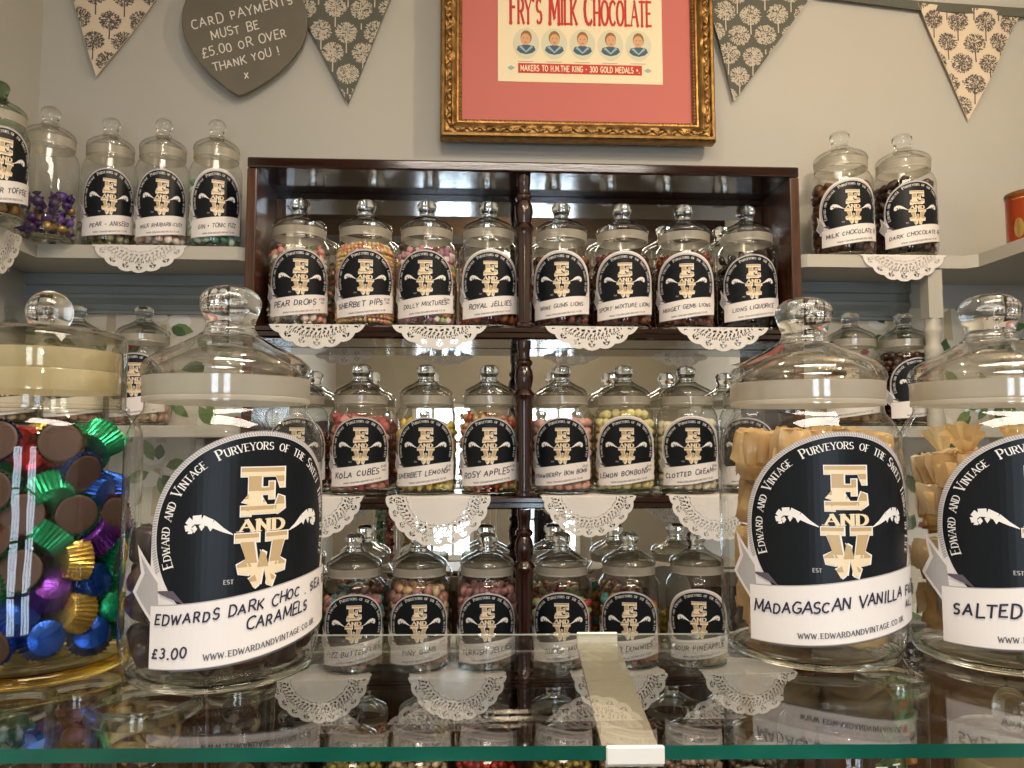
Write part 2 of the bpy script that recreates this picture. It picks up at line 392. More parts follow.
# ------------------------------------------------------------------ the room
XL, XR, YB, YW, ZT = -1.045, 1.62, -2.3, 1.86, 2.75
def quad_struct(name, pts, mat, off=None):
    """a slab of the shell: inner face through pts, 0.12 m thick outwards along off"""
    mb = MB(); mb.poly(pts, 0)
    if off:
        o = Vector(off); q = [Vector(p)+o for p in pts]; mb.poly(q[::-1], 0)
        for i in range(4):
            j = (i+1) % 4; mb.poly([pts[j], pts[i], q[i], q[j]], 0)
    return structure(name, mb.mesh(name, [mat]))
quad_struct('floor', [(XL,YB,0),(XR,YB,0),(XR,YW,0),(XL,YW,0)], M['oak'], (0,0,-.1))
quad_struct('ceiling', [(XL,YB,ZT),(XL,YW,ZT),(XR,YW,ZT),(XR,YB,ZT)], M['ceil'], (0,0,.1))
quad_struct('wall_back', [(XL,YW,0),(XR,YW,0),(XR,YW,ZT),(XL,YW,ZT)], M['wall'], (0,.12,0))
quad_struct('wall_left', [(XL,YB,0),(XL,YW,0),(XL,YW,ZT),(XL,YB,ZT)], M['wall'], (-.12,0,0))
quad_struct('wall_right', [(XR,YW,0),(XR,YB,0),(XR,YB,ZT),(XR,YW,ZT)], M['wall'], (.12,0,0))
# front wall with two window openings
WINS = [(-0.46, 0.02, 0.42, 1.62), (0.36, 0.84, 0.42, 1.62)]
mb = MB()
xs = [XL, WINS[0][0], WINS[0][1], WINS[1][0], WINS[1][1], XR]
for i in range(5):
    if i in (1, 3):
        mb.box(xs[i], xs[i+1], YB-.12, YB, 0, WINS[0][2]); mb.box(xs[i], xs[i+1], YB-.12, YB, WINS[0][3], ZT)
    else: mb.box(xs[i], xs[i+1], YB-.12, YB, 0, ZT)
structure('wall_front', mb.mesh('wall_front', [M['wall_dark']]))
for n, (x0, x1, z0, z1) in enumerate(WINS, 1):
    mb = MB(); t = .035
    mb.box(x0, x0+t, YB-.08, YB-.03, z0, z1); mb.box(x1-t, x1, YB-.08, YB-.03, z0, z1)
    mb.box(x0, x1, YB-.08, YB-.03, z0, z0+t); mb.box(x0, x1, YB-.08, YB-.03, z1-t, z1)
    for k in (1, 2): xx = x0+(x1-x0)*k/3; mb.box(xx-.011, xx+.011, YB-.07, YB-.04, z0, z1)
    for k in (1, 2, 3): zz = z0+(z1-z0)*k/4; mb.box(x0, x1, YB-.07, YB-.04, zz-.011, zz+.011)
    w = structure('window_%d' % n, mb.mesh('window_frame', [M['winframe']]))
    mb = MB(); mb.box(x0, x1, YB-.057, YB-.053, z0, z1); ob('pane', mb.mesh('pane', [M['glass_pane']]), w)
mb = MB()
for k, y in enumerate((-1.9, -1.2, -.5, .3)): mb.box(XL, XR, y-.09, y+.09, ZT-.14, ZT)
structure('trim_1', mb.mesh('ceiling_beams', [M['beam']]))
mb = MB(); mb.box(XL, XR, YB, YB+.20, .37, .40); mb.box(XL, XR, YB, YB+.02, 0, .37)
structure('trim_2', mb.mesh('window_seat', [M['beam']]))

# wallpaper and moulding on the back wall under the side shelves
def leaf_pts(cx, cz, L, W, a):
    p = [(0,0),(.25,.42),(.55,.5),(.8,.3),(1,0),(.8,-.3),(.55,-.5),(.25,-.42)]
    return [(cx+L*x*cos(a)-W*y*sin(a), cz+L*x*sin(a)+W*y*cos(a)) for x, y in p]
def wallpaper(name, x0, x1, z0, z1, seed):
    rnd = random.Random(seed); mb = MB()
    mb.box(x0, x1, YW-.006, YW-.001, z0, z1, 0)
    def put(p, mi, d):
        q = p
        for a, b, c in ((1,0,-x0),(-1,0,x1),(0,1,-z0),(0,-1,z1)):
            if len(q) > 2: q = clip(q, a, b, c)
        if len(q) > 2: flat_poly(mb, q, YW-.0065-d, mi)
    nx = int((x1-x0)/.13)+1
    for i in range(nx):
        for j in range(int((z1-z0)/.17)+2):
            cx = x0+.05+.13*i+rnd.uniform(-.015, .015); cz = z1-.055-.17*j+(.085 if i % 2 else 0)
            put([(cx-.007, cz), (cx+.007, cz), (cx+.012, cz-.11), (cx-.012, cz-.11)], 2, .0002)
            for k in range(3):
                a = k*2.1+rnd.uniform(-.4, .4)
                put([(cx+.038*cos(a)+.027*cos(t), cz+.028*sin(a)+.02*sin(t)) for t in [2*pi*q/10 for q in range(10)]], 1, .0004+.0001*k)
            for k in range(6):
                a = rnd.uniform(0, 2*pi)
                put(leaf_pts(cx+.02*cos(a), cz+.02*sin(a), rnd.uniform(.035, .06), rnd.uniform(.02, .03), a), 3 if rnd.random() < .6 else 4, .0010+.0002*k)
            if rnd.random() < .4:
                for k in range(4): put([(cx+.05+.008*cos(t)+rnd.uniform(-.006,.006), cz+.03+.007*sin(t)) for t in [2*pi*q/8 for q in range(8)]], 5, .0024+.0001*k)
    return structure(name, mb.mesh(name, [M['wallpaper'], M['wp_blossom'], M['wp_trunk'], M['leaf'], M['leaf_d'], M['wp_red']]))
UX0, UX1 = atY(247, 160, 1.66).x, atY(799, 168, 1.66).x
ZS = 1.750                      # tops of the side shelves
wallpaper('trim_3', XL, UX0-.005, .9, ZS-.09, 3); wallpaper('trim_4', UX1+.005, XR, .9, ZS-.09, 12)
def moulding(name, x0, x1):
    mb = MB(); prof = [(.002, ZS-.03), (.030, ZS-.03), (.030, ZS-.055), (.022, ZS-.058), (.022, ZS-.075), (.028, ZS-.078), (.028, ZS-.086), (.014, ZS-.100), (.014, ZS-.112), (.020, ZS-.115), (.020, ZS-.122), (.002, ZS-.122)]
    for a, b in zip(prof[:-1], prof[1:]): mb.poly([(x0, YW-a[0], a[1]), (x0, YW-b[0], b[1]), (x1, YW-b[0], b[1]), (x1, YW-a[0], a[1])])
    mb.poly([(x0, YW-p[0], p[1]) for p in prof]); mb.poly([(x1, YW-p[0], p[1]) for p in prof[::-1]])
    structure(name, mb.mesh(name, [M['bluegrey']]))
moulding('trim_5', XL, UX0-.004)
moulding('trim_6', UX1+.004, atY(918, 280, 1.80).x)

# ------------------------------------------------------------------ mirror-backed display unit
YF, YM = 1.66, 1.835           # front of the unit, face of the mirrors
ZA, ZB, ZC2, ZD = 1.5785, 1.2105, 0.834, 0.460
ZTOP = atY(523, 161.5, YF).z
unit = thing('display_shelves', 'dark mahogany mirror-backed display shelves with turned posts, filled with sweet jars', 'shelves', ((UX0+UX1)/2, YF, .0))
ux, hw = (UX0+UX1)/2, (UX1-UX0)/2
T = .022
def upart(name, me): return ob(name, me, unit)
me = bevel_box(-hw, hw, 0, YW-.004-YF, ZTOP-.024, ZTOP, .004, 2, 'top_board', M['mahog']); upart('top_board', me)
for s in (-1, 1):
    a, b = (-hw, -hw+T) if s < 0 else (hw-T, hw)
    upart('side_board', bevel_box(a, b, .001, YW-.004-YF, .0, ZTOP-.0245, .003, 2, 'side_board', M['mahog_v']))
for z in (ZA, ZB, ZC2, ZD):
    mb = MB()
    # shelf with a moulded nosing along its front edge
    pr = [(YM-YF, z), (.006, z), (.0, z-.004), (0, z-.012), (.004, z-.015), (.004, z-.024), (.012, z-.028), (YM-YF, z-.028)]
    x0, x1 = -hw+T+.0005, hw-T-.0005
    for a, b in zip(pr, pr[1:]+pr[:1]): mb.poly([(x0, a[0], a[1]), (x1, a[0], a[1]), (x1, b[0], b[1]), (x0, b[0], b[1])])
    mb.poly([(x0, p[0], p[1]) for p in pr[::-1]]); mb.poly([(x1, p[0], p[1]) for p in pr])
    upart('shelf', mb.mesh('shelf', [M['mahog']]))
upart('plinth', bevel_box(-hw+T+.0005, hw-T-.0005, .02, .16, .0, .36, .004, 2, 'plinth', M['mahog_v']))
for (z0, z1) in ((ZA, ZTOP-.0245), (ZB, ZA-.0285), (ZC2, ZB-.0285), (ZD, ZC2-.0285)):
    for s in (-1, 1):
        mb = MB(); x0, x1 = (-hw+T+.001, -.0005) if s < 0 else (.0005, hw-T-.001)
        mb.box(x0, x1, YM-YF, YM-YF+.004, z0+.0005, z1-.0005)
        upart('mirror', mb.mesh('mirror', [M['mirror']]))
mb = MB(); mb.box(-hw+T+.001, hw-T-.001, YM-YF-.008, YM-YF-.0005, ZTOP-.0245-.016, ZTOP-.025)
upart('rail', mb.mesh('rail', [M['mahog']]))
for s in (-1, 1):
    mb = MB(); a = -hw+T+.001 if s < 0 else hw-T-.023
    mb.box(a, a+.022, YM-YF-.006, YM-YF-.0005, ZA+.0005, ZTOP-.042); upart('mirror_stile', mb.mesh('mirror_stile', [M['mahog_v']]))
def post_mesh(h):
    k = h/.34
    pr = [(0,0),(.021,0),(.021,.006),(.0165,.010),(.0165,.10),(.019,.17),(.0195,.205),(.021,.212),(.0245,.219),(.021,.226),(.016,.232),(.019,.246),(.021,.258),(.019,.272),(.0145,.282),(.019,.288),(.019,.293),(.0135,.299),(.0135,.318),(.0155,.322),(.0155,.340),(0,.340)]
    mb = MB(); mb.lathe([(r, z*k) for r, z in pr], 28); return mb.mesh('turned_post', [M['mahog_post']], 40)
px = atY(524, 400, YF+.025).x-ux
for (z0, z1) in ((ZA, ZTOP-.0245), (ZB, ZA-.0285), (ZC2, ZB-.0285), (ZD, ZC2-.0285)):
    ob('turned_post', post_mesh(z1-z0-.001), unit, (px, .0245, z0+.0005))

# ------------------------------------------------------------------ side shelves
XLr = atY(36, 245, YF+.01).x      # inner edge of the left return
mb = MB()
def shelf_slab(mb, pts, z0, z1):
    a = [(x, y, z0) for x, y in pts]; b = [(x, y, z1) for x, y in pts]
    mb.poly(a[::-1]); mb.poly(b)
    for i in range(len(pts)):
        j = (i+1) % len(pts); mb.poly([a[i], a[j], b[j], b[i]])
sl = thing('corner_shelf', 'grey painted corner shelf carrying the five jars beside the upper bunting', 'shelf', (XL, YW, ZS))
sl['label'] = 'grey painted corner shelf on the left wall carrying the purple-wrapped sweets jar'
yf = YF+.015
pts = [(XL+.003, .2), (XLr, .2), (XLr, yf), (UX0-.02, yf), (UX0-.004, yf+.012), (UX0-.004, YW-.008), (XL+.003, YW-.008)]
shelf_slab(mb, pts, ZS-.029, ZS); ob('board', mb.mesh('board', [M['shelf']]), sl, (-XL, -YW, -ZS))
for y in (yf-.03,):
    mb = MB(); mb.box(XL+.003, XLr-.05, y, y+.022, ZS-.062, ZS-.0295); ob('batten', mb.mesh('batten', [M['shelf']]), sl, (-XL, -YW, -ZS))
XRr = atY(966, 266, YF+.01).x
sr = thing('corner_shelf', 'grey painted corner shelf on a turned white post below the chocolate jars', 'shelf', (XR, YW, ZS))
mb = MB()
pts = [(UX1+.004, yf+.012), (UX1+.02, yf), (XRr, yf), (XRr+.02, yf-.02), (XRr+.02, .2), (XR-.003, .2), (XR-.003, YW-.008), (UX1+.004, YW-.008)]
shelf_slab(mb, pts, ZS-.029, ZS); ob('board', mb.mesh('board', [M['shelf']]), sr, (-XR, -YW, -ZS))
mb = MB(); mb.box(XRr+.03, XR-.003, .3, 1.5, ZS-.085, ZS-.0295); ob('batten', mb.mesh('batten', [M['shelf']]), sr, (-XR, -YW, -ZS))
ZL = 1.362
postx = atY(931, 320, YF+.04).x
pr = [(0,0),(.019,0),(.019,.02),(.016,.03),(.015,.10),(.019,.155),(.0185,.165),(.0205,.172),(.0185,.180),(.015,.188),(.017,.205),(.0195,.215),(.0195,.222),(.0165,.228),(.0165,.246)]
mb = MB(); mb.lathe([(r*1.0, z) for r, z in pr], 28)
mb.box(-.0165, .0165, -.0165, .0165, .246, ZS-.030-ZL)
ob('post', mb.mesh('post', [M['shelf']], 40), sr, (postx-XR, YF+.035-YW, ZL-ZS))
for nm, x0, x1, lab in (('wall_shelf', XL+.003, UX0-.004, 'lower grey wall shelf behind the amber-based jar of foil cups'), ('wall_shelf', UX1+.004, XR-.003, 'lower grey wall shelf against leafy wallpaper behind the fudge jars')):
    o = thing(nm, lab, 'shelf', (0, 0, ZL))
    me = bevel_box(x0, x1, YF+.015, YW-.008, -.026, 0, .003, 2, 'board', M['shelf']); ob('board', me, o)
    for x in (x0+.1, x1-.1):
        ob('bracket', bevel_box(x-.01, x+.01, YF+.06, YW-.008, -.09, -.0265, .003, 1, 'bracket', M['shelf']), o)

# ------------------------------------------------------------------ glass counter
HZ = 1.16
TH = .0078
def along(pxa, pya, pxb, pyb, z): return atZ(pxa, pya, z), atZ(pxb, pyb, z)
fL, fR = along(100, 748.5, 1000, 743.5, HZ); bL, bR = along(330, 634.5, 720, 633, HZ)
ang = atan2(fR.y-fL.y, fR.x-fL.x)
depth = ((bL+bR)/2).y-((fL+fR)/2).y
ctr = thing('glass_counter', 'glass topped display counter with green edge carrying the four large jars', 'counter', (0, fL.y+(0-fL.x)*tan(ang), HZ), (0, 0, ang))
mb = MB(); x0, x1, d = -1.0, 1.1, depth
mb.poly([(x0,0,0),(x1,0,0),(x1,d,0),(x0,d,0)], 0); mb.poly([(x0,0,-TH),(x0,d,-TH),(x1,d,-TH),(x1,0,-TH)], 0)
mb.poly([(x0,0,-TH),(x1,0,-TH),(x1,0,0),(x0,0,0)], 1); mb.poly([(x1,d,-TH),(x0,d,-TH),(x0,d,-.0014),(x1,d,-.0014)], 0); mb.poly([(x1,d,-.0014),(x0,d,-.0014),(x0,d,0),(x1,d,0)], 2)
mb.poly([(x0,d,-TH),(x0,0,-TH),(x0,0,0),(x0,d,0)], 1); mb.poly([(x1,0,-TH),(x1,d,-TH),(x1,d,0),(x1,0,0)], 1)
ob('glass_top', mb.mesh('glass_top', [M['counter'], M['edge'], M['edge_pale']]), ctr)
inv = Matrix.Rotation(-ang, 4, 'Z')
def cl(px_, py_, z=HZ):
    p = atZ(px_, py_, z)-ctr.location; return inv @ p
b0, b1, f0, f1 = cl(577, 634).x, cl(618, 634).x, cl(606, 747).x, cl(664, 746).x
mb = MB()
for za, zb in ((-TH-.0005, -TH-.004),):
    A = [(f0, .001, za), (f1, .001, za), (b1, d, za), (b0, d, za)]; B = [(p[0], p[1], zb) for p in A]
    mb.poly(A); mb.poly(B[::-1])
    for i in range(4): j = (i+1) % 4; mb.poly([A[j], A[i], B[i], B[j]])
o = ob('support_strip', mb.mesh('support_strip', [M['alu']]), ctr)
ob('end_cap', bevel_box(f0, f1, -.0035, -.0006, -TH-.0016, .0008, .0008, 1, 'end_cap', M['alu_white']), ctr); ob('end_cap', bevel_box(b0, b1, d+.0006, d+.0035, -TH-.004, .0006, .0008, 1, 'end_cap', M['alu_white']), ctr)
for x in (f0+.001, f1-.006):
    ob('post', bevel_box(x, x+.004, -.003, .001, -.40, -TH-.0045, .001, 1, 'post', M['alu_white']), ctr)
zrail = -.0235
ob('front_rail', bevel_box(f1+.003, x1, -.002, .004, zrail-.003, zrail, .0008, 1, 'front_rail', M['alu_white']), ctr)
ob('inner_shelf', bevel_box(x0, x1, .02, d-.01, -.335, -.325, .002, 1, 'inner_shelf', M['cab_in']), ctr)
ob('back_rail', bevel_box(x0, x1, d-.014, d-.004, -.40, -.345, .002, 1, 'back_rail', M['cab_in']), ctr)
ob('plinth', bevel_box(x0, x1, .01, d-.02, -HZ+.001, -.402, .002, 1, 'plinth', M['mahog_v']), ctr)

# ------------------------------------------------------------------ jars
R0, HJ = .0705, .2965
BODY = [(.0585,.0068),(.0645,.0074),(.0672,.012),(.0690,.018),(.0702,.028),(.0705,.045),(.0705,.168),(.0700,.175),(.0683,.182),(.0655,.188),(.0620,.193),(.0592,.1965),(.0583,.1995),(.0583,.2032)]
BASE = [(0,0.0015),(.045,.0015),(.052,0),(.058,.0),(.0628,.0018),(.0650,.0045),(.0648,.0068),(.0600,.0066),(.050,.0085),(.025,.010),(0,.0104)]
LID = [(0,.2552),(.0100,.2552),(.0200,.2556),(.0235,.2562),(.0265,.2545),(.0350,.2495),(.0445,.2448),(.0530,.2400),(.0590,.2350),(.0612,.2310),(.0618,.2265),(.0608,.2228),(.0560,.2226),(.0545,.2270),(.0500,.2320),(.0420,.2372),(.0320,.2425),(.0210,.2475),(.0100,.2500),(0,.2505)]
KNOB = [(0,.2968),(.0055,.2966),(.0110,.2957),(.0165,.2935),(.0205,.2900),(.0226,.2855),(.0228,.2815),(.0214,.2765),(.0194,.2715),(.0180,.2670),(.0178,.2632),(.0200,.2592),(.0232,.2566),(.0200,.2560),(0,.2556)]
SEAL = [(.0572,.2036),(.0600,.2036),(.0602,.2060),(.0596,.2075),(.0602,.2100),(.0602,.2195),(.0606,.2222),(.0572,.2222),(.0572,.2036)]
def lathe_mesh(name, prof, mat, seg, sharp=None):
    mb = MB(); mb.lathe(prof, seg); me = mb.mesh(name, [mat], sharp)
    bm = bmesh.new(); bm.from_mesh(me); bmesh.ops.recalc_face_normals(bm, faces=bm.faces); bm.to_mesh(me); bm.free(); return me
JM = {}
for q, seg in (('far', 40), ('near', 112)):
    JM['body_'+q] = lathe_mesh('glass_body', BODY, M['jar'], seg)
    JM['base_'+q] = lathe_mesh('base', BASE, M['base'], seg)
    JM['lid_'+q] = lathe_mesh('lid', LID, M['lid_skirt'], seg); JM['knob_'+q] = lathe_mesh('knob', KNOB, M['lid'], seg)
    JM['seal_'+q] = lathe_mesh('seal', SEAL, M['seal'], seg, 30)
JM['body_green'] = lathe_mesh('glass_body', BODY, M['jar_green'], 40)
JM['lid_green'] = lathe_mesh('lid', LID, M['jar_green'], 40); JM['knob_green'] = lathe_mesh('knob', KNOB, M['lid_green'], 40)

# the printed label, wrapped round the jar
UH, ZCc = .0735, .1085
def rib_top(u): return .0700+.0058*(u/.07)+.0022*sin(u/.07*2.2)
def rib_bot(u): return rib_top(u)-.0425-.0015*cos(u/.03)
def label_mesh(band=0.0):
    """band: extra white paper round the arch"""
    mb = MB(); RL = R0+.0007
    MI = dict(paper=0, black=1, ga=2, gb=3, white=4, grey=5, fold=6, pr=7)
    def strip(us, lo, hi, R, mi):
        for a, b in zip(us[:-1], us[1:]):
            mb.poly([(R*sin(u/R0), -R*cos(u/R0), z) for u, z in ((a, lo(a)), (b, lo(b)), (b, hi(b)), (a, hi(a)))], mi)
    def cosp(r, n): return [-r*cos(pi*i/n) for i in range(n+1)]
    rw = .0735+band
    strip(cosp(rw, 48), lambda u: .052, lambda u: max(.0525, ZCc+sqrt(max(0, rw*rw-u*u))*(.0725+band)/rw), RL, 0)
    rb = .0695
    def lo_b(u): return max(.060, ZCc-sqrt(max(0, rb*rb-u*u)))
    strip(cosp(rb, 48), lo_b, lambda u: ZCc+sqrt(max(0, rb*rb-u*u)), RL+.0002, 1)
    for k in range(150):                                   # rope edging
        a = radians(-18+216*k/149); r1, r2 = .0700, .0732
        if ZCc+r1*sin(a) < rib_top(.06): continue
        cyl_poly(mb, [(r1*cos(a), ZCc+r1*sin(a)), (r2*cos(a+.016), ZCc+r2*sin(a+.016)), (r2*cos(a+.03), ZCc+r2*sin(a+.03)), (r1*cos(a+.014), ZCc+r1*sin(a+.014))], RL+.0003, 5)
    # curved lettering
    txt = 'Edward and Vintage  Purveyors of the Sweet Things in Life'; size = .0068
    lay, W = layout(txt, size, .17, .76); rt = .0600; a0 = radians(199); span = radians(218)
    for ch, x, sc, dy in lay:
        gw = GL.get(ch, GL[' '])[0]*sc; a = a0-span*(x+gw/2)/W; c, s = cos(a-pi/2), sin(a-pi/2)
        for p in serif_glyph(ch, sc, .17, .06, .15):
            cyl_poly(mb, [(rt*cos(a)+c*(u-gw/2)-s*v, ZCc+rt*sin(a)+s*(u-gw/2)+c*v) for u, v in p], RL+.0004, 4)
    def shape(parts, ux, uz, sx, sz):
        for p in parts:
            q = [(ux+x*sx, uz+y*sz) for x, y in p]; cx = sum(a for a, b in q)/len(q); cz = sum(b for a, b in q)/len(q)
            g = .0012
            cyl_poly(mb, [(a+g*(1 if a > cx else -1)*.75+.0003, b+g*(1 if b > cz else -1)*.6) for a, b in q], RL+.0005, 4)
        for n, p in enumerate(parts):
            q = [(ux+x*sx, uz+y*sz) for x, y in p]
            zs = [b for a, b in q]; zm = (min(zs)+max(zs))/2
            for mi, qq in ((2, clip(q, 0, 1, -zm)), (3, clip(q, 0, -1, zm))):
                if len(qq) > 2: cyl_poly(mb, qq, RL+.0007, mi)
    E = [[(0,.82),(1,.82),(1,1),(0,1)], [(.78,.82),(1,.82),(1,.58),(.90,.58)], [(.16,.2),(.44,.2),(.44,.82),(.16,.82)], [(.44,.44),(.66,.44),(.66,.58),(.44,.58)], [(.62,.34),(.74,.34),(.74,.70),(.62,.70)],
         [(0,.04),(.80,.04),(.80,.2),(0,.2)], [(.72,.1),(.86,.02),(1.02,.14),(1.0,.36),(.86,.42),(.80,.28)], [(.02,.3),(.16,.24),(.16,.46)], [(.0,.0),(.2,.0),(.16,.2),(0,.2)], [(.44,.2),(.58,.2),(.5,.36)]]
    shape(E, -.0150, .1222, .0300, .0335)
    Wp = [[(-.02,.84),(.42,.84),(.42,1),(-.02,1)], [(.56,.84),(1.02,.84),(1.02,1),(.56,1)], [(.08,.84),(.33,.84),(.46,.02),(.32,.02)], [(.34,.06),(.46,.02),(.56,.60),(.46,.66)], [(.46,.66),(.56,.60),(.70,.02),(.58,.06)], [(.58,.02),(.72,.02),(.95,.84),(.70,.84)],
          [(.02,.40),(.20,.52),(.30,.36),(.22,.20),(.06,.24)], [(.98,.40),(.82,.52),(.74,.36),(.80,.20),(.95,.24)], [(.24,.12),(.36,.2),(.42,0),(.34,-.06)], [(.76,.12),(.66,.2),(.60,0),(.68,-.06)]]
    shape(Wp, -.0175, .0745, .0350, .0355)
    lay, W = layout('AND', .0078, .2)
    for ch, x, sc, dy in lay:
        for p in serif_glyph(ch, sc, .26, .12, .2): cyl_poly(mb, [((u+x-W/2)*1.55, .1116+v) for u, v in p], RL+.0005, 3)
    lay, W = layout('EST', .0028, .2)
    for ch, x, sc, dy in lay:
        for p in serif_glyph(ch, sc, .24, .14, .1): cyl_poly(mb, [(u+x-.0245, .0765+v) for u, v in p], RL+.0005, 5)
    # scrolled wings either side
    for s in (-1, 1):
        line = [(.0195, .1100), (.0260, .1135), (.0325, .1180), (.0390, .1208), (.0445, .1205), (.0475, .1170), (.0470, .1130), (.0445, .1120)]
        wd = [.0006, .0028, .0054, .0064, .0058, .0048, .0038, .0016]
        for i in range(len(line)-1):
            (xa, za), (xb, zb) = line[i], line[i+1]; dx, dz = xb-xa, zb-za; L = hypot(dx, dz); nx, nz = -dz/L, dx/L
            cyl_poly(mb, [(s*(xa+nx*wd[i]/2), za+nz*wd[i]/2), (s*(xa-nx*wd[i]/2), za-nz*wd[i]/2), (s*(xb-nx*wd[i+1]/2), zb-nz*wd[i+1]/2), (s*(xb+nx*wd[i+1]/2), zb+nz*wd[i+1]/2)], RL+.0005, 4)
        for (xa, za) in ((.0330, .1160), (.0385, .1165), (.0430, .1150)):
            cyl_poly(mb, [(s*xa, za+.002), (s*(xa+.0022), za), (s*(xa+.0005), za-.0034), (s*(xa-.0014), za-.0005)], RL+.0005, 4)
    # ribbon with its folded swallowtail
    tail = [(-.0655,.0800),(-.0855,.1030),(-.0812,.0835),(-.0890,.0705),(-.0700,.0500),(-.0640,.0560)]
    for tri in ((0,1,2),(0,2,5),(2,3,5),(3,4,5)):
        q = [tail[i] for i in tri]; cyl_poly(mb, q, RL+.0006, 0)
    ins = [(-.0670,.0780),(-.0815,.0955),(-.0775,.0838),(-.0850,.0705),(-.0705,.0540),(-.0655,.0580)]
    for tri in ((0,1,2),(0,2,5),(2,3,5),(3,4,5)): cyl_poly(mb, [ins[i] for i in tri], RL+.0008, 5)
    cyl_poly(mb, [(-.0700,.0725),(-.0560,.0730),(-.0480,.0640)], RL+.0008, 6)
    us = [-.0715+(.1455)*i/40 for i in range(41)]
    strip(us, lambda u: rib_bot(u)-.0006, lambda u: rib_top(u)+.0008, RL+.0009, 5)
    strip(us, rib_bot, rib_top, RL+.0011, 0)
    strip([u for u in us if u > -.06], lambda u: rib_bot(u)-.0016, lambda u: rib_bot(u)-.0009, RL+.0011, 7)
    lay, W = layout('www.edwardandvintage.co.uk', .0046, .22, .8)
    for ch, x, sc, dy in lay:
        for p in serif_glyph(ch, sc, .2, .12, .14):
            cyl_poly(mb, [(x+u-W/2+.006, rib_bot(x-W/2+.006)+.0050+v) for u, v in p], RL+.0014, 7)
    return mb.mesh('label', [M['paper'], M['black'], M['gold_a'], M['gold_b'], M['white'], M['paper_grey'], M['paper_fold'], M['print']])
JM['label'] = label_mesh(); JM['label_wide'] = label_mesh(.0045)
def handwriting(lines, seed):
    """lines: (text, size, u centre, drop below the ribbon top)"""
    mb = MB()
    for k, (t, size, uc, drop) in enumerate(lines):
        polys, W = hand_polys(t, size, size*.165, seed+k, .2, .12, .16)
        for p in polys:
            cyl_poly(mb, [(u-W/2+uc, rib_top(u-W/2+uc)-drop+v) for u, v in p], R0+.0023, 0)
    return mb.mesh('handwriting', [M['ink']])
def jar(label, loc, scale=1.0, turn=0.0, q='far', lines=None, body=None, lid=None, wide=False, group=None, seed=0, printed=True, spin=0.0, hs=1.0):
    o = thing('sweet_jar', label, 'jar', loc, (0, 0, spin), group); o.scale = (scale, scale, scale*hs)
    ob('glass_body', JM[body or 'body_'+q], o); ob('base', JM['base_'+q], o)
    l = ob('lid', JM[lid or 'lid_'+q], o); ob('knob', JM['knob_green' if lid else 'knob_'+q], l); ob('seal', JM['seal_'+q], o)
    if printed:
        l = ob('label', JM['label_wide' if wide else 'label'], o, (0, 0, 0), (0, 0, turn-spin), (1, 1, 1.17/hs if hs > 1.15 else .955/hs if q == 'far' else 1))
        if lines: ob('handwriting', handwriting(lines, seed), l)
    return o

# ------------------------------------------------------------------ sweets
def candy(name, col, rough=0.45, **k): 
    m = P('sweet_'+name, col, rough, **k); return m
def blob(seed, sx, sy, sz, amp, sub=2, freq=1.7):
    v, f = ico(sub); out = []
    for p in v:
        d = 1+amp*noise.noise(p*freq+Vector((seed*3.1, seed*1.7, seed)))
        out.append(Vector((p.x*sx*d, p.y*sy*d, p.z*sz*d)))
    return out, f
def mesh_of(vf, mat, name='sweet', smooth=True):
    mb = MB(); mb.merge(vf[0], vf[1], Matrix(), 0, smooth); return mb.mesh(name, [mat])
def twisted(seed, L=.013, r=.0062):
    """a sweet in a twisted wrapper: rounded body with fanned ends"""
    v, f = blob(seed, L*.62, r, r, .25, 2); v = list(v); f = list(f)
    rnd = random.Random(seed)
    for s in (-1, 1):
        b = len(v); n = 9
        for k in range(n):
            a = 2*pi*k/n; v.append(Vector((s*L*.55, r*.25*cos(a), r*.25*sin(a))))
        for k in range(n):
            a = 2*pi*k/n; rr = r*(1.0 if k % 2 else .65); v.append(Vector((s*(L+rnd.uniform(-.002, .002)), rr*cos(a), rr*sin(a)*.6)))
        for k in range(n):
            k2 = (k+1) % n; f.append((b+k, b+k2, b+n+k2, b+n+k))
    return v, f
SZP = [1.0]
def pack(r, Rin, z0, z1, rnd, rings=99, dz=1.72, top_rough=.5):
    """positions of sweets of radius r heaped in a round jar; yields (x, y, z, ring, is_top)"""
    out = []; nl = max(1, int((z1-z0-2*r)/(dz*r))+1)
    for k in range(nl):
        z = z0+r+k*dz*r; top = k >= nl-2; tilt, dirn = rnd.uniform(0, .55)*r, rnd.uniform(0, 6.28)
        j = 0; rho = Rin-r-max(0, (z+r*.6)/SZP[0]-.170)*.55-max(0, .024-z)*.4
        while rho > -r*.3 and j < rings:
            if rho < r*.8: out.append((rnd.uniform(-r, r)*.2, rnd.uniform(-r, r)*.2, z, j, top)); break
            n = max(1, int(2*pi*rho/(2.03*r))); ph = rnd.random()*6.28
            for i in range(n):
                a = ph+2*pi*i/n+rnd.uniform(-.12, .12)*r/max(rho, r)
                if k == nl-1 and rnd.random() < top_rough*.6: continue
                rr = rho-abs(rnd.gauss(0, .13))*r
                out.append((rr*cos(a), rr*sin(a), max(z0+r*.9, z+rnd.uniform(-.16, .16)*r+(tilt*cos(a-dirn) if k else 0)), j, top))
            rho -= 1.86*r; j += 1
    return out
def face_angle(x, y): return atan2(CAM.x-x, y-CAM.y)
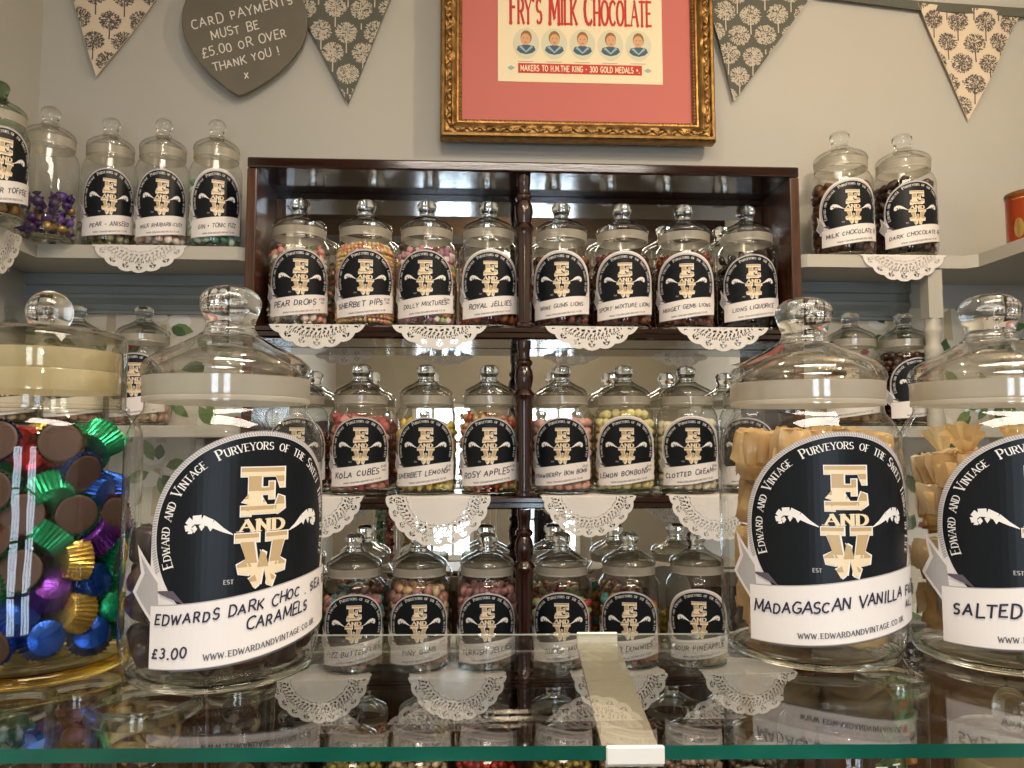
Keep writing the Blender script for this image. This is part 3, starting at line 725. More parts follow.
def fill(j, kind, label, cat, group, pool, low, r, z1, seed, z0=.0112, Rin=.0688, scale=1.0, turn=0.0, label_cover=True, oriented=True, low_mats=None, top_rough=.5, dz=1.72, rest=True, maxn=70, restlabel=None):
    """sweets in jar j. pool: meshes for the sweets one sees, low: (verts, faces, material index) used for the heap behind them"""
    rnd = random.Random(seed); base = Vector(j.location); S = j.scale[0]; SZ = j.scale[2]
    SZP[0] = SZ; ps = pack(r, Rin*S, z0*SZ, z1*SZ, rnd, dz=dz, top_rough=top_rough); mbr = MB(); seen = []
    fa = face_angle(base.x, base.y)
    for p in ps:
        x, y, z, ring, top = p
        a = atan2(x, -y)-fa; a = (a+pi) % (2*pi)-pi
        hid = label_cover and abs(((atan2(x, -y)-turn+pi) % (2*pi))-pi) < radians(46) and .045*SZ < z < .155*SZ
        if ((ring == 0 and abs(a) < radians(96)) or (top and ring <= 2 and abs(a) < radians(80))) and not hid: seen.append(p)
        else: mbr_p = p; mbr.pend = getattr(mbr, 'pend', []); mbr.pend.append(p)
    rnd.shuffle(seen)
    extra = seen[maxn:]; seen = seen[:maxn]
    for x, y, z, ring, top in seen:
        me = rnd.choice(pool)
        rot = (rnd.uniform(0, 6.28), rnd.uniform(0, 6.28), rnd.uniform(0, 6.28)) if oriented else (0, 0, rnd.uniform(0, 6.28))
        o = ob(kind, me, None, (base.x+x, base.y+y, base.z+z), rot, rnd.uniform(.90, 1.06)); tag(o, label, cat, group)
    if rest:
        for x, y, z, ring, top in getattr(mbr, 'pend', [])+extra:
            v, f, mi = rnd.choice(low)
            m = Matrix.Translation((x, y, z)) @ Matrix.Rotation(rnd.uniform(0, 6.28), 4, 'X') @ Matrix.Rotation(rnd.uniform(0, 6.28), 4, 'Z')
            mbr.merge(v, f, m, mi)
        if mbr.v:
            o = ob(kind+'_heap', mbr.mesh(kind+'_heap', low_mats), None, base); tag(o, restlabel or ('rest of the heap of '+label), cat, None, 'stuff')
def low_of(vf, n): return [(vf[0], vf[1], i) for i in range(n)]
DZJ = .0008
JX = {}
def far_jar(row, pxc, zshelf, label, lines, off=0.0, wide=False, seed=0, Y=1.746, printed=True, scale=.98, **k):
    lim = 0.0722*scale+.001
    x = max(UX0+T+lim, min(UX1-T-lim, atY(pxc, 400, Y).x)); loc = (x, Y, zshelf+DZJ)
    t = face_angle(x, Y)+radians(off)
    j = jar(label, loc, scale, t, 'far', lines, wide=wide, seed=seed, printed=printed, **{'hs': 1.0, **k}); return j, t
hw_ = lambda t, u=.0, d=.022, s=.0115: (t, s, u, d)
low_ball = ico(1)
def scaled(vf, s): return [p*s for p in vf[0]], vf[1]

# --- top shelf
specs_A = [
 (296.5, 'PEAR DROPS', 'far left jar on the top shelf, wrapped pear drops labelled PEAR DROPS', 2, False),
 (363.5, 'SHERBET PIPS', 'jar of tiny yellow and pink pips labelled SHERBET PIPS on the top shelf', 0, False),
 (425.5, 'DOLLY MIXTURES', 'jar of pink white and brown mixed sweets labelled DOLLY MIXTURES', -3, False),
 (488.5, 'ROYAL JELLIES', 'half-filled jar of red jellies left of the top turned post', 3, True),
 (562, 'WINE GUMS LIONS', 'jar of dark wine gums right of the top turned post', 0, True),
 (624, 'SPORT MIXTURE LIONS', 'jar of dark red gums labelled SPORT MIXTURE on the top shelf', 4, True),
 (686.5, 'MIDGET GEMS LIONS', 'jar of brown gums labelled MIDGET GEMS on the top shelf', 4, True),
 (751, 'LIONS LIQUORICE', 'jar of black liquorice at the right end of the top shelf', 12, False)]
JA = []
for n, (x, t, lab, off, wide) in enumerate(specs_A):
    JA.append(far_jar('A', x, ZA, lab, [hw_(t, -.012 if len(t) < 13 else 0, .0225, .0118 if len(t) < 13 else .0092), ('£1.00', .005, .052, .012), ('100G', .004, .054, .020)] if n < 3 else [hw_(t, 0, .0225, .0105 if len(t) < 14 else .0088)], off, wide, 20+n, hs=1.035))
# pear drops in clear wrappers
M['wrap'] = translucent('clear_wrap', (0.80, 0.78, 0.74), 0.35, 0.25, 0.12)
pd = [M['wrap'], candy('pear_pink', (0.72, 0.30, 0.25), 0.25, coat=.5), candy('pear_orange', (0.70, 0.33, 0.10), 0.25, coat=.5), candy('pear_cream', (0.78, 0.68, 0.58), 0.3, coat=.5), candy('pear_green', (0.30, 0.34, 0.20), .3)]
pool = [mesh_of(twisted(i, .015, .0085), m, 'pear_drop') for i, m in enumerate([pd[0], pd[1], pd[2], pd[3], pd[3], pd[0], pd[4]])]
j, t = JA[0]; fill(j, 'wrapped_pear_drop', 'wrapped pear drop sweet in the jar labelled PEAR DROPS', 'sweet', 'pear drops in the jar', pool, low_of(scaled(low_ball, .0098), 4), .0098, .186, 1, turn=t, low_mats=pd[:4], restlabel='rest of the wrapped pear drops inside their jar')
# sherbet pips: uncountable
j, t = JA[1]; rnd = random.Random(2)
pm = [candy('pip_yellow', (0.78, 0.58, 0.16)), candy('pip_pink', (0.72, 0.28, 0.24)), candy('pip_cream', (0.76, 0.66, 0.46))]
mb = MB(); lb = scaled(ico(1), .0047)
for x, y, z, ring, top in pack(.0047, .0688*.98, .0112, .192, rnd, rings=3): mb.merge(lb[0], lb[1], Matrix.Translation((x, y, z)), rnd.choice((0, 0, 1, 1, 2)))
for x, y, z, ring, top in pack(.0047, .052, .178, .192, rnd): mb.merge(lb[0], lb[1], Matrix.Translation((x, y, z)), rnd.choice((0, 0, 1, 1, 2)))
tag(ob('sherbet_pips', mb.mesh('sherbet_pips', pm), None, j.location), 'tiny yellow and pink sherbet pips filling their jar', 'sweets', None, 'stuff')
# dolly mixtures: cubes and rods
dm = [candy('dolly_pink', (0.66, 0.30, 0.36)), candy('dolly_white', (0.78, 0.70, 0.62)), candy('dolly_brown', (0.16, 0.06, 0.04)), candy('dolly_mauve', (0.38, 0.18, 0.26)), candy('dolly_orange', (0.72, 0.32, 0.08)), candy('dolly_green', (0.35, 0.45, 0.18))]
cub = rbox(.0115, .0115, .0115, .0022)
def rod(r, h):
    mb = MB(); mb.lathe([(0,-h/2),(r*.8,-h/2),(r,-h/2+r*.2),(r,h/2-r*.2),(r*.8,h/2),(0,h/2)], 14); return [Vector(p) for p in mb.v], mb.f
pool = [mesh_of(cub if i % 2 else rod(.0062, .013), m, 'dolly_mixture') for i, m in enumerate(dm+dm[:4])]
j, t = JA[2]; fill(j, 'dolly_mixture', 'small cube or rod sweet in the jar labelled DOLLY MIXTURES', 'sweet', 'dolly mixtures in the jar', pool, low_of(rbox(.011, .011, .011, .002, 1), 6), .0078, .190, 3, turn=t, low_mats=dm, restlabel='rest of the dolly mixtures heaped inside their jar')
def gums(j, t, seed, name, cols, kind, label, group, r, z1, rest, shape=(1, 1, .8), rough=.22, amp=.18):
    ms = [candy('%s_%d' % (name, i), c, rough, coat=.3) for i, c in enumerate(cols)]
    pool = [mesh_of(blob(seed+i, r*1.02*shape[0], r*1.02*shape[1], r*1.02*shape[2], amp), m, kind) for i, m in enumerate(ms)]
    fill(j, kind, label, 'sweet', group, pool, low_of(blob(seed, r*.98, r*.98, r*.85, .15, 1), len(ms)), r, z1, seed, turn=t, low_mats=ms, restlabel=rest)
j, t = JA[3]; gums(j, t, 4, 'jelly', [(.22,.012,.008), (.34,.03,.012), (.10,.012,.008), (.30,.08,.02)], 'red_jelly', 'dark red jelly in the jar left of the top turned post', 'red jellies in the jar', .0112, .148, 'rest of the red jellies inside their jar')
j, t = JA[4]; gums(j, t, 5, 'wine', [(.09,.012,.006), (.16,.03,.01), (.05,.01,.006), (.22,.06,.012)], 'wine_gum', 'dark wine gum in the jar right of the top turned post', 'wine gums in the jar', .0100, .176, 'rest of the wine gums inside their jar')
j, t = JA[5]; gums(j, t, 6, 'sport', [(.10,.012,.007), (.13,.02,.008), (.05,.008,.006), (.16,.03,.01)], 'sport_gum', 'dark red gum in the jar labelled SPORT MIXTURE', 'sport mixture gums in the jar', .0105, .192, 'rest of the sport mixture gums inside their jar')
j, t = JA[6]; gums(j, t, 7, 'midget', [(.16,.05,.018), (.22,.06,.014), (.08,.018,.01), (.12,.02,.012)], 'midget_gem', 'small brown gum in the jar labelled MIDGET GEMS', 'midget gems in the jar', .0088, .182, 'rest of the midget gems inside their jar')
j, t = JA[7]; gums(j, t, 8, 'liquorice', [(.010,.009,.008), (.016,.013,.011), (.008,.007,.007)], 'liquorice_piece', 'black liquorice piece in the right end jar of the top shelf', 'liquorice pieces in the jar', .0105, .190, 'rest of the black liquorice inside its jar', (1.25, .8, .7))
# --- middle shelf
specs_B = [
 (361, 'KOLA CUBES', 'jar of pink sugar cubes labelled KOLA CUBES on the middle shelf', 0, False),
 (426, 'SHERBET LEMONS', 'jar of yellow lemon drops labelled SHERBET LEMONS on the middle shelf', 0, False),
 (489.5, 'ROSY APPLES', 'jar of green and red sweets labelled ROSY APPLES on the middle shelf', 0, False),
 (562, 'STRAWBERRY BON BONS', 'jar of pale pink bonbons right of the middle turned post', 0, False),
 (624, 'LEMON BONBONS', 'jar of pale yellow bonbons labelled LEMON BONBONS on the middle shelf', 4, True),
 (686.5, 'CLOTTED CREAM', 'jar of cream bonbons labelled CLOTTED CREAM beside the vanilla fudge jar', 10, True)]
JB = []
for n, (x, t, lab, off, wide) in enumerate(specs_B):
    JB.append(far_jar('B', x, ZB, lab, [hw_(t, -.008, .024, .0125 if len(t) < 12 else (.0105 if len(t) < 15 else .0085)), ('£1.00', .0048, .055, .011), ('100G', .004, .056, .020)], off, wide, 40+n))
km = [candy('kola_a', (0.60, 0.17, 0.16), .6), candy('kola_b', (0.72, 0.32, 0.27), .7), candy('kola_c', (0.46, 0.10, 0.10), .5)]
kc = rbox(.0175, .0175, .0175, .003)
j, t = JB[0]; fill(j, 'kola_cube', 'pink sugared cube in the jar labelled KOLA CUBES', 'sweet', 'kola cubes in the jar', [mesh_of(kc, m, 'kola_cube') for m in km], low_of(rbox(.017, .017, .017, .003, 1), 3), .0118, .186, 11, turn=t, low_mats=km, restlabel='rest of the kola cubes heaped inside their jar')
def lemon_shape(r, L):
    v, f = ico(2); out = []
    for p in v:
        k = 1-.25*abs(p.x); out.append(Vector((p.x*L*(1+.18*abs(p.x)**6), p.y*r*k, p.z*r*k)))
    return out, f
lm = [candy('lemon_a', (0.74, 0.54, 0.09), .35, coat=.4), candy('lemon_b', (0.76, 0.64, 0.24), .5), candy('lemon_c', (0.60, 0.47, 0.10), .35)]
j, t = JB[1]; fill(j, 'sherbet_lemon', 'yellow lemon shaped sweet in the jar labelled SHERBET LEMONS', 'sweet', 'sherbet lemons in the jar', [mesh_of(lemon_shape(.0082, .0125), m, 'sherbet_lemon') for m in lm], low_of(scaled(low_ball, .0095), 3), .0098, .182, 12, turn=t, low_mats=lm, restlabel='rest of the sherbet lemons heaped inside their jar')
am = [candy('apple_red', (0.48, 0.08, 0.04), .25, coat=.5), candy('apple_green', (0.30, 0.34, 0.09), .25, coat=.5), candy('apple_tan', (0.55, 0.34, 0.14), .3, coat=.4), M['wrap'], candy('apple_pink', (0.60, 0.28, 0.18), .3)]
j, t = JB[2]; fill(j, 'rosy_apple', 'red and green boiled sweet in the jar labelled ROSY APPLES', 'sweet', 'rosy apples in the jar', [mesh_of(twisted(30+i, .0145, .008), m, 'rosy_apple') for i, m in enumerate(am)], low_of(scaled(low_ball, .0093), 4), .0096, .188, 13, turn=t, low_mats=am[:4], restlabel='rest of the rosy apples heaped inside their jar')
def bon(j, t, cols, kind, label, group, r, z1, seed, rest):
    ms = [P('%s_%d' % (kind, i), c, .85, var=tuple(min(1, x*1.12+.02) for x in c), vscale=160) for i, c in enumerate(cols)]
    fill(j, kind, label, 'sweet', group, [mesh_of(blob(seed+i, r, r, r, .06, 3), m, kind) for i, m in enumerate(ms)], low_of(scaled(low_ball, r), len(ms)), r, z1, seed, turn=t, low_mats=ms, restlabel=rest)
j, t = JB[3]; bon(j, t, [(.66,.36,.30), (.70,.43,.36), (.60,.30,.26)], 'strawberry_bonbon', 'dusty pink bonbon in the jar right of the middle turned post', 'strawberry bonbons in the jar', .0100, .180, 14, 'rest of the pink bonbons inside their jar')
j, t = JB[4]; bon(j, t, [(.70,.62,.26), (.72,.66,.34), (.64,.55,.22)], 'lemon_bonbon', 'pale yellow bonbon in the jar labelled LEMON BONBONS', 'lemon bonbons in the jar', .0100, .194, 15, 'rest of the lemon bonbons inside their jar')
j, t = JB[5]; bon(j, t, [(.66,.60,.42), (.70,.65,.48), (.60,.54,.36)], 'cream_bonbon', 'cream coloured bonbon in the jar labelled CLOTTED CREAM', 'clotted cream bonbons in the jar', .0098, .178, 16, 'rest of the cream bonbons inside their jar')
# jars of the middle shelf mostly behind the big ones
j, t = far_jar('B', 297.5, ZB, 'middle shelf jar mostly hidden behind the dark chocolate caramels jar', None, 0, False, 60)
gums(j, t, 17, 'amber_sweet', [(.36,.14,.03), (.24,.07,.02)], 'amber_sweet', 'amber brown sweet in the middle shelf jar behind the caramels jar', 'amber sweets in the jar', .0105, .150, 'rest of the amber sweets in their half hidden jar')
j, t = far_jar('B', 754, ZB, 'middle shelf jar seen through the glass of the vanilla fudge jar', [hw_('TOFFEE')], -8, False, 61)
gums(j, t, 18, 'pale_sweet', [(.45,.36,.22), (.36,.26,.15)], 'pale_toffee', 'pale toffee in the middle shelf jar behind the vanilla fudge jar', 'pale toffees in the jar', .0105, .130, 'rest of the pale toffees in their half hidden jar')
# --- third shelf
specs_C = [
 (357, 'FIZZ BUTTERFLIES', 'jar of teal and pink fizzy sweets on the third shelf beside the caramels jar', 0),
 (421, 'TINY GUMS', 'jar of tan and pink sweets, middle one left of the lower turned post', 0),
 (487.5, 'TURKISH JELLIES', 'jar of mauve sweets directly left of the lower turned post', 0),
 (560.5, 'SUPER MIX', 'jar with pale green sweets directly right of the lower turned post', 0),
 (627, 'SOUR DUMMIES', 'jar of orange red sweets above the aluminium strip of the counter', 0),
 (693.5, 'SOUR PINEAPPLE', 'jar of yellow sweets on the third shelf beside the vanilla fudge jar', 3)]
JC = []
for n, (x, t, lab, off) in enumerate(specs_C):
    JC.append(far_jar('C', x, ZC2, lab, [hw_(t, 0, .024, .0108), ('£1.00', .0048, .056, .011)], off, n == 5, 70+n))
CC = [
 ('fizzy_sweet', [(.55,.24,.18), (.10,.34,.36), (.34,.14,.13), (.62,.50,.40), (.16,.28,.26)], 'teal or pink fizzy sweet in the third shelf jar beside the caramels jar', 'fizzy sweets in the jar', .0102, .165),
 ('tan_sweet', [(.50,.32,.17), (.36,.17,.13), (.28,.13,.11), (.55,.40,.24)], 'tan or pink sweet in the third shelf jar, middle one left of the post', 'tan sweets in the jar', .0108, .186),
 ('mauve_sweet', [(.24,.095,.10), (.30,.12,.11), (.17,.065,.08), (.36,.18,.16)], 'mauve sweet in the third shelf jar directly left of the turned post', 'mauve sweets in the jar', .0105, .190),
 ('cherry_sweet', [(.36,.035,.03), (.46,.50,.20), (.42,.07,.05), (.50,.52,.26)], 'red or pale green sweet in the jar directly right of the lower post', 'red and green sweets in the jar', .0108, .150),
 ('dummy_sweet', [(.44,.15,.03), (.38,.08,.03), (.04,.22,.20), (.50,.24,.06)], 'orange red sweet in the jar above the aluminium strip', 'orange sweets in the jar', .0108, .160),
 ('yellow_sweet', [(.50,.32,.04), (.56,.40,.10), (.40,.25,.03)], 'yellow sweet in the third shelf jar beside the vanilla fudge jar', 'yellow sweets in the jar', .0105, .098)]
for n, (kind, cols, lab, grp, r, z1) in enumerate(CC):
    j, t = JC[n]; gums(j, t, 90+n, kind, cols, kind, lab, grp, r, z1, 'rest of the %ss heaped inside their jar' % kind.replace('_', ' '), (1.2, .9, .8), .35, .3)
j, t = far_jar('C', 292, ZC2, 'third shelf jar mostly hidden behind the dark chocolate caramels jar', None, 0, False, 79, scale=.79, hs=1.2)
gums(j, t, 97, 'green_sweet', [(.10,.26,.07), (.30,.10,.06), (.16,.34,.12)], 'green_sweet', 'green sweet in the third shelf jar behind the caramels jar', 'green sweets in the jar', .0108, .180, 'rest of the green sweets in their half hidden jar')
# --- bottom shelf, seen through and under the glass counter
DD = [(293, (.09,.07,.05), 'grey brown', 'bottom shelf jar under the right edge of the caramels jar'),
      (357, (.34,.30,.09), 'yellow green', 'bottom shelf jar of yellow green sweets under the fizzy sweets jar'), (421, (.56,.44,.28), 'beige', 'bottom shelf jar of beige sweets under the tan sweets jar'), (487, (.45,.03,.02), 'bright red', 'bottom shelf jar of bright red sweets beside the turned post'),
      (560, (.36,.24,.05), 'golden', 'bottom shelf jar of golden sweets right of the turned post'), (624, (.30,.20,.12), 'brown', 'bottom shelf jar under the aluminium strip'), (686.5, (.34,.24,.17), 'tan', 'bottom shelf jar just right of the aluminium strip'), (757, (.16,.11,.07), 'dark brown', 'bottom shelf jar under the vanilla fudge jar')]
for n, (x, c, cn, lab) in enumerate(DD):
    j, t = far_jar('D', x, ZD, lab, None, 0, False, 110+n, **({'scale': .79, 'hs': 1.22} if n == 0 else {}))
    rnd = random.Random(300+n); r = .0088
    ms = [candy('bottom_%d_%d' % (n, k), tuple(min(.9, q*f) for q in c), .35) for k, f in enumerate((1.0, 1.35, .7))]
    mb = MB(); lb = blob(n, r, r*.9, r*.8, .2, 1)
    for x_, y_, z_, ring, top in pack(r, .0688*j.scale[0], .0112, .186, rnd, rings=2)+pack(r, .0688*j.scale[0], .165, .186, rnd): mb.merge(lb[0], lb[1], Matrix.Translation((x_, y_, z_)) @ Matrix.Rotation(rnd.uniform(0, 6), 4, 'X'), rnd.randrange(3))
    tag(ob('sweets_heap', mb.mesh('sweets_heap', ms), None, j.location), '%s sweets filling the %s' % (cn, lab.split(' of ')[0] if ' of ' in lab else lab), 'sweets', None, 'stuff')
    tag(COL.objects[-1], ' '.join(('%s sweets inside the %s' % (cn, lab.replace(' of %s sweets' % cn, '')) ).replace(',', '').split()[:16]), 'sweets', None, 'stuff')

# ------------------------------------------------------------------ jars on the side shelves
def side_jar(pxc, label, lines, off, seed, Y=1.735, **k):
    x = atY(pxc, 250, Y).x; t = face_angle(x, Y)+radians(off)
    return jar(label, (x, Y, ZS+DZJ), k.pop('scale', .81), t, 'far', lines, seed=seed, hs=k.pop('hs', 1.27), **k), t
t_of = lambda c: c
j, t = side_jar(107, 'left shelf jar of olive wrapped sweets labelled ANISEED', [hw_('PEAR - ANISEED', .004, .024, .0095)], 0, 201); GJ = [j]
wm = [candy('olive_a', (.16,.15,.06), .25), candy('olive_b', (.30,.28,.16), .3), M['wrap']]
fill(j, 'olive_wrapped_sweet', 'olive wrapped sweet at the bottom of the jar labelled ANISEED', 'sweet', 'olive wrapped sweets in the jar', [mesh_of(twisted(60+i, .0145, .008), m, 'wrapped_sweet') for i, m in enumerate(wm)], low_of(scaled(low_ball, .009), 3), .0095, .075, 202, turn=t, low_mats=wm, restlabel='rest of the olive wrapped sweets in their jar')
j, t = side_jar(160, 'left shelf jar of pink and white sweets labelled RHUBARB', [hw_('MILK RHUBARB-CUST', .002, .024, .0082)], 0, 203)
wm = [candy('rhubarb_a', (.62,.22,.18), .3, coat=.4), candy('rhubarb_b', (.78,.68,.58), .35), candy('rhubarb_c', (.66,.38,.30), .3)]
fill(j, 'rhubarb_sweet', 'pink or white sweet in the jar labelled RHUBARB', 'sweet', 'rhubarb sweets in the jar', [mesh_of(blob(70+i, .0115, .009, .008, .2), m, 'rhubarb_sweet') for i, m in enumerate(wm)], low_of(scaled(low_ball, .009), 3), .0095, .060, 204, turn=t, low_mats=wm, restlabel='rest of the pink and white sweets in their jar')
j, t = side_jar(214, 'green-white sweets jar labelled TONIC FIZZ beside the mahogany display', [hw_('GIN & TONIC FIZZ', .002, .024, .0088)], 4, 205, wide=True)
wm = [candy('tonic_a', (.62,.70,.62), .4), candy('tonic_b', (.10,.24,.15), .3), candy('tonic_c', (.40,.54,.44), .4)]
fill(j, 'fizz_sweet', 'green or white sweet in the jar labelled TONIC FIZZ', 'sweet', 'tonic fizz sweets in the jar', [mesh_of(blob(76+i, .0115, .009, .008, .2), m, 'fizz_sweet') for i, m in enumerate(wm)], low_of(scaled(low_ball, .009), 3), .0095, .165, 206, turn=t, low_mats=wm, restlabel='rest of the green and white sweets in their jar', maxn=80)
# unlabelled jar of purple wrapped sweets, on the corner
j, t = side_jar(45, 'unlabelled tall jar holding purple wrapped chocolates on the corner shelf', None, 0, 207, Y=1.66, printed=False, scale=.83, hs=1.20)
pw = [candy('purple_foil', (.09,.035,.22), .25, metal=.3), candy('gold_foil', (.45,.30,.10), .28, metal=.6), candy('white_foil', (.62,.60,.66), .3, metal=.1), candy('purple_dark', (.05,.025,.10), .3)]
def purple(i):
    v, f = twisted(300+i, .019, .0105); mb = MB(); mb.merge(v, f)
    mb.m = [0 if k < 320 else 1 for k in range(len(f))]; return mb.mesh('purple_chocolate', [pw[(0, 1, 3, 0)[i]], pw[2]])
fill(j, 'purple_chocolate', 'purple and gold wrapped chocolate in the unlabelled corner jar', 'chocolate', 'purple wrapped chocolates', [purple(i) for i in range(4)], low_of(scaled(low_ball, .0115), 2), .0135, .110, 208, label_cover=False, low_mats=[pw[3], pw[1]], restlabel='rest of the purple wrapped chocolates in the corner jar', top_rough=.9)
# green glass jar at the picture edge
j, t = side_jar(-9, 'green glass jar labelled TOFFEE at the left edge of the corner shelf', [hw_('BUTTER TOFFEE', .004, .024, .0105)], 14, 209, Y=1.50, body='body_green', lid='lid_green', scale=.80, hs=1.16)
wm = [candy('toff_a', (.34,.18,.06), .4), candy('toff_b', (.24,.11,.03), .4)]
fill(j, 'toffee_piece', 'brown toffee in the green glass jar at the left edge', 'sweet', 'toffees in the green jar', [mesh_of(rbox(.02, .016, .011, .003), m, 'toffee_piece') for m in wm], low_of(rbox(.019, .016, .011, .003, 1), 2), .0105, .070, 210, turn=t, low_mats=wm, restlabel='rest of the toffees in the green glass jar')
# chocolate jars right of the display
cm = [candy('milk_choc_a', (.090,.036,.016), .38), candy('milk_choc_b', (.125,.055,.025), .42), candy('milk_choc_c', (.065,.026,.012), .35)]
dk = [candy('dark_choc_a', (.034,.014,.009), .32), candy('dark_choc_b', (.052,.022,.013), .35), candy('dark_choc_c', (.024,.010,.007), .3)]
j, t = side_jar(843, 'jar of brown chocolates labelled MILK CHOCOLATE beside the display', [hw_('MILK CHOCOLATE R', 0, .023, .0095)], 20, 211, wide=True, scale=.985, hs=1.06)
fill(j, 'milk_chocolate', 'brown nugget in the jar labelled MILK CHOCOLATE', 'chocolate', 'milk chocolates in the jar', [mesh_of(blob(80+i, .015, .0115, .0105, .16, 3), m, 'milk_chocolate') for i, m in enumerate(cm)], low_of(blob(80, .0125, .0115, .011, .1, 1), 3), .0120, .188, 212, turn=t, low_mats=cm, restlabel='rest of the milk chocolates in their jar', maxn=90)
j, t = side_jar(906, 'jar of dark chocolates labelled DARK CHOCOLATE, rightmost with a lace doily', [hw_('DARK CHOCOLATE GI', 0, .023, .009), ], 22, 213, scale=.985, hs=1.05)
fill(j, 'dark_chocolate', 'dark nugget in the jar labelled DARK CHOCOLATE', 'chocolate', 'dark chocolates in the jar', [mesh_of(blob(90+i, .0155, .0110, .0105, .2, 3), m, 'dark_chocolate') for i, m in enumerate(dk)], low_of(blob(90, .0125, .0115, .011, .1, 1), 3), .0120, .182, 214, turn=t, low_mats=dk, restlabel='rest of the dark chocolates in their jar', maxn=90)
# jars on the lower side shelves
def low_jar(pxc, label, lines, off, seed, Y=1.782, **k):
    x = atY(pxc, 320, Y).x; t = face_angle(x, Y)+radians(off)
    return jar(label, (x, Y, ZL+DZJ), k.pop('scale', .92), t, 'far', lines, seed=seed, **k), t
for n, (x, lab, cols, z1, off, cn, grp) in enumerate([
  (8, 'lower shelf jar half hidden behind the ball knob jar, leftmost of three', [(.40,.28,.14), (.50,.36,.2)], .12, 0, 'tan', 'tan toffees in the lower jar'),
  (77, 'lower shelf jar directly behind the ball knob jar', [(.36,.16,.10), (.46,.24,.16)], .14, 0, 'brown pink', 'brown pink sweets in the lower jar'),
  (144, 'lower shelf jar with its label showing left of the caramels jar lid', [(.55,.28,.16), (.62,.40,.26)], .182, -14, 'peach', 'peach sweets in the lower jar'),
  (850, 'lower shelf jar behind the lid of the vanilla fudge jar', [(.26,.13,.05), (.20,.09,.03)], .182, 0, 'brown', 'brown sweets in the lower jar'),
  (903, 'lower shelf jar of dark brown beans beside the white turned post', [(.052,.018,.010), (.075,.028,.014), (.04,.014,.009)], .196, 30, 'dark brown', 'brown beans in the lower jar')]):
    j, t = low_jar(x, lab, None, off, 230+n)
    gums(j, t, 240+n, 'low_%d' % n, cols, 'boiled_sweet' if n < 4 else 'chocolate_bean', ' '.join(('%s sweet in the %s' % (cn, lab)).replace(',', '').split()[:15]) if n < 4 else 'dark brown bean in the lower jar beside the white turned post', grp, .0105 if n < 4 else .0095, z1, 'rest of the %s sweets in their lower shelf jar' % cn)

# ------------------------------------------------------------------ the big jars on the counter
def on_counter(px_, py_): return atZ(px_, py_, HZ)
RB = R0
def big(pxm, pym, label, lines, off, seed, Yd=None, **k):
    p = on_counter(pxm, pym); t = face_angle(p.x, p.y)+radians(off)
    return jar(label, (p.x, p.y, HZ+.0006), k.pop('scale', 1.0), t, 'near', lines, seed=seed, hs=k.pop('hs', .97), **k), t
B1, t1 = big(221, 670, 'large jar of dark chocolate caramels priced at 3.00 on the glass counter', [('EDWARDS DARK CHOC . SEA SALT', .0068, .008, .0125), ('CARAMELS', .0072, .014, .0240), ('£3.00', .0068, -.0575, .0350)], 20, 301)
B2, t2 = big(813, 652, 'large jar of wrapped blocks labelled MADAGASCAN VANILLA FUDGE on the counter', [('MADAGASCAN VANILLA FUDGE', .0076, .0075, .0195), ('ALL', .0055, .058, .029)], 21, 302)
B3, t3 = big(1005, 657, 'large fudge jar with a handwritten SALTED label at the right picture edge', [('SALTED CARAMEL FUDGE', .0088, .008, .0205)], 26, 303)
# dark chocolate caramels
ck = [candy('caramel_a', (.030,.013,.009), .3), candy('caramel_b', (.042,.018,.012), .35), candy('caramel_c', (.022,.010,.008), .3)]
fill(B1, 'dark_caramel', 'dark chocolate caramel inside the large jar priced 3.00', 'chocolate', 'dark chocolate caramels', [mesh_of(rbox(.026, .019, .015, .005, 3), m, 'dark_caramel') for m in ck], low_of(rbox(.024, .018, .015, .004, 1), 3), .0135, .125, 304, turn=t1, low_mats=ck, restlabel='rest of the dark chocolate caramels in the large jar', maxn=80)
# wrapped fudge
M['fudge'] = P('fudge', (0.60, 0.38, 0.15), .6, var=(0.68, 0.47, 0.22), vscale=30, bump=.3, bscale=120)
M['fudge_dark'] = P('fudge_cut_face', (0.40, 0.24, 0.13), .6, bump=.3, bscale=150)
M['wax'] = translucent('wax_paper', (0.76, 0.55, 0.26), .15, .06, .3, .4)
M['wax_pale'] = translucent('pale_wax_paper', (0.78, 0.66, 0.44), .18, .06, .3, .4)
def fudge_block(seed, s):
    bm = bmesh.new(); bmesh.ops.create_cube(bm, size=1); bmesh.ops.bevel(bm, geom=bm.edges[:], offset=.10, segments=2, affect='EDGES'); bmesh.ops.subdivide_edges(bm, edges=bm.edges[:], cuts=2, use_grid_fill=True)
    for v in bm.verts:
        n = noise.noise_vector(v.co*2.2+Vector((seed, seed*2, 0)))*.07+noise.noise_vector(v.co*6+Vector((seed, 0, 5)))*.02
        v.co = Vector((v.co.x*s[0], v.co.y*s[1], v.co.z*s[2]))+n*s[0]
    me = bpy.data.meshes.new('fudge_block'); bm.to_mesh(me); bm.free(); me.materials.append(M['fudge'])
    for p in me.polygons: p.use_smooth = True
    return me
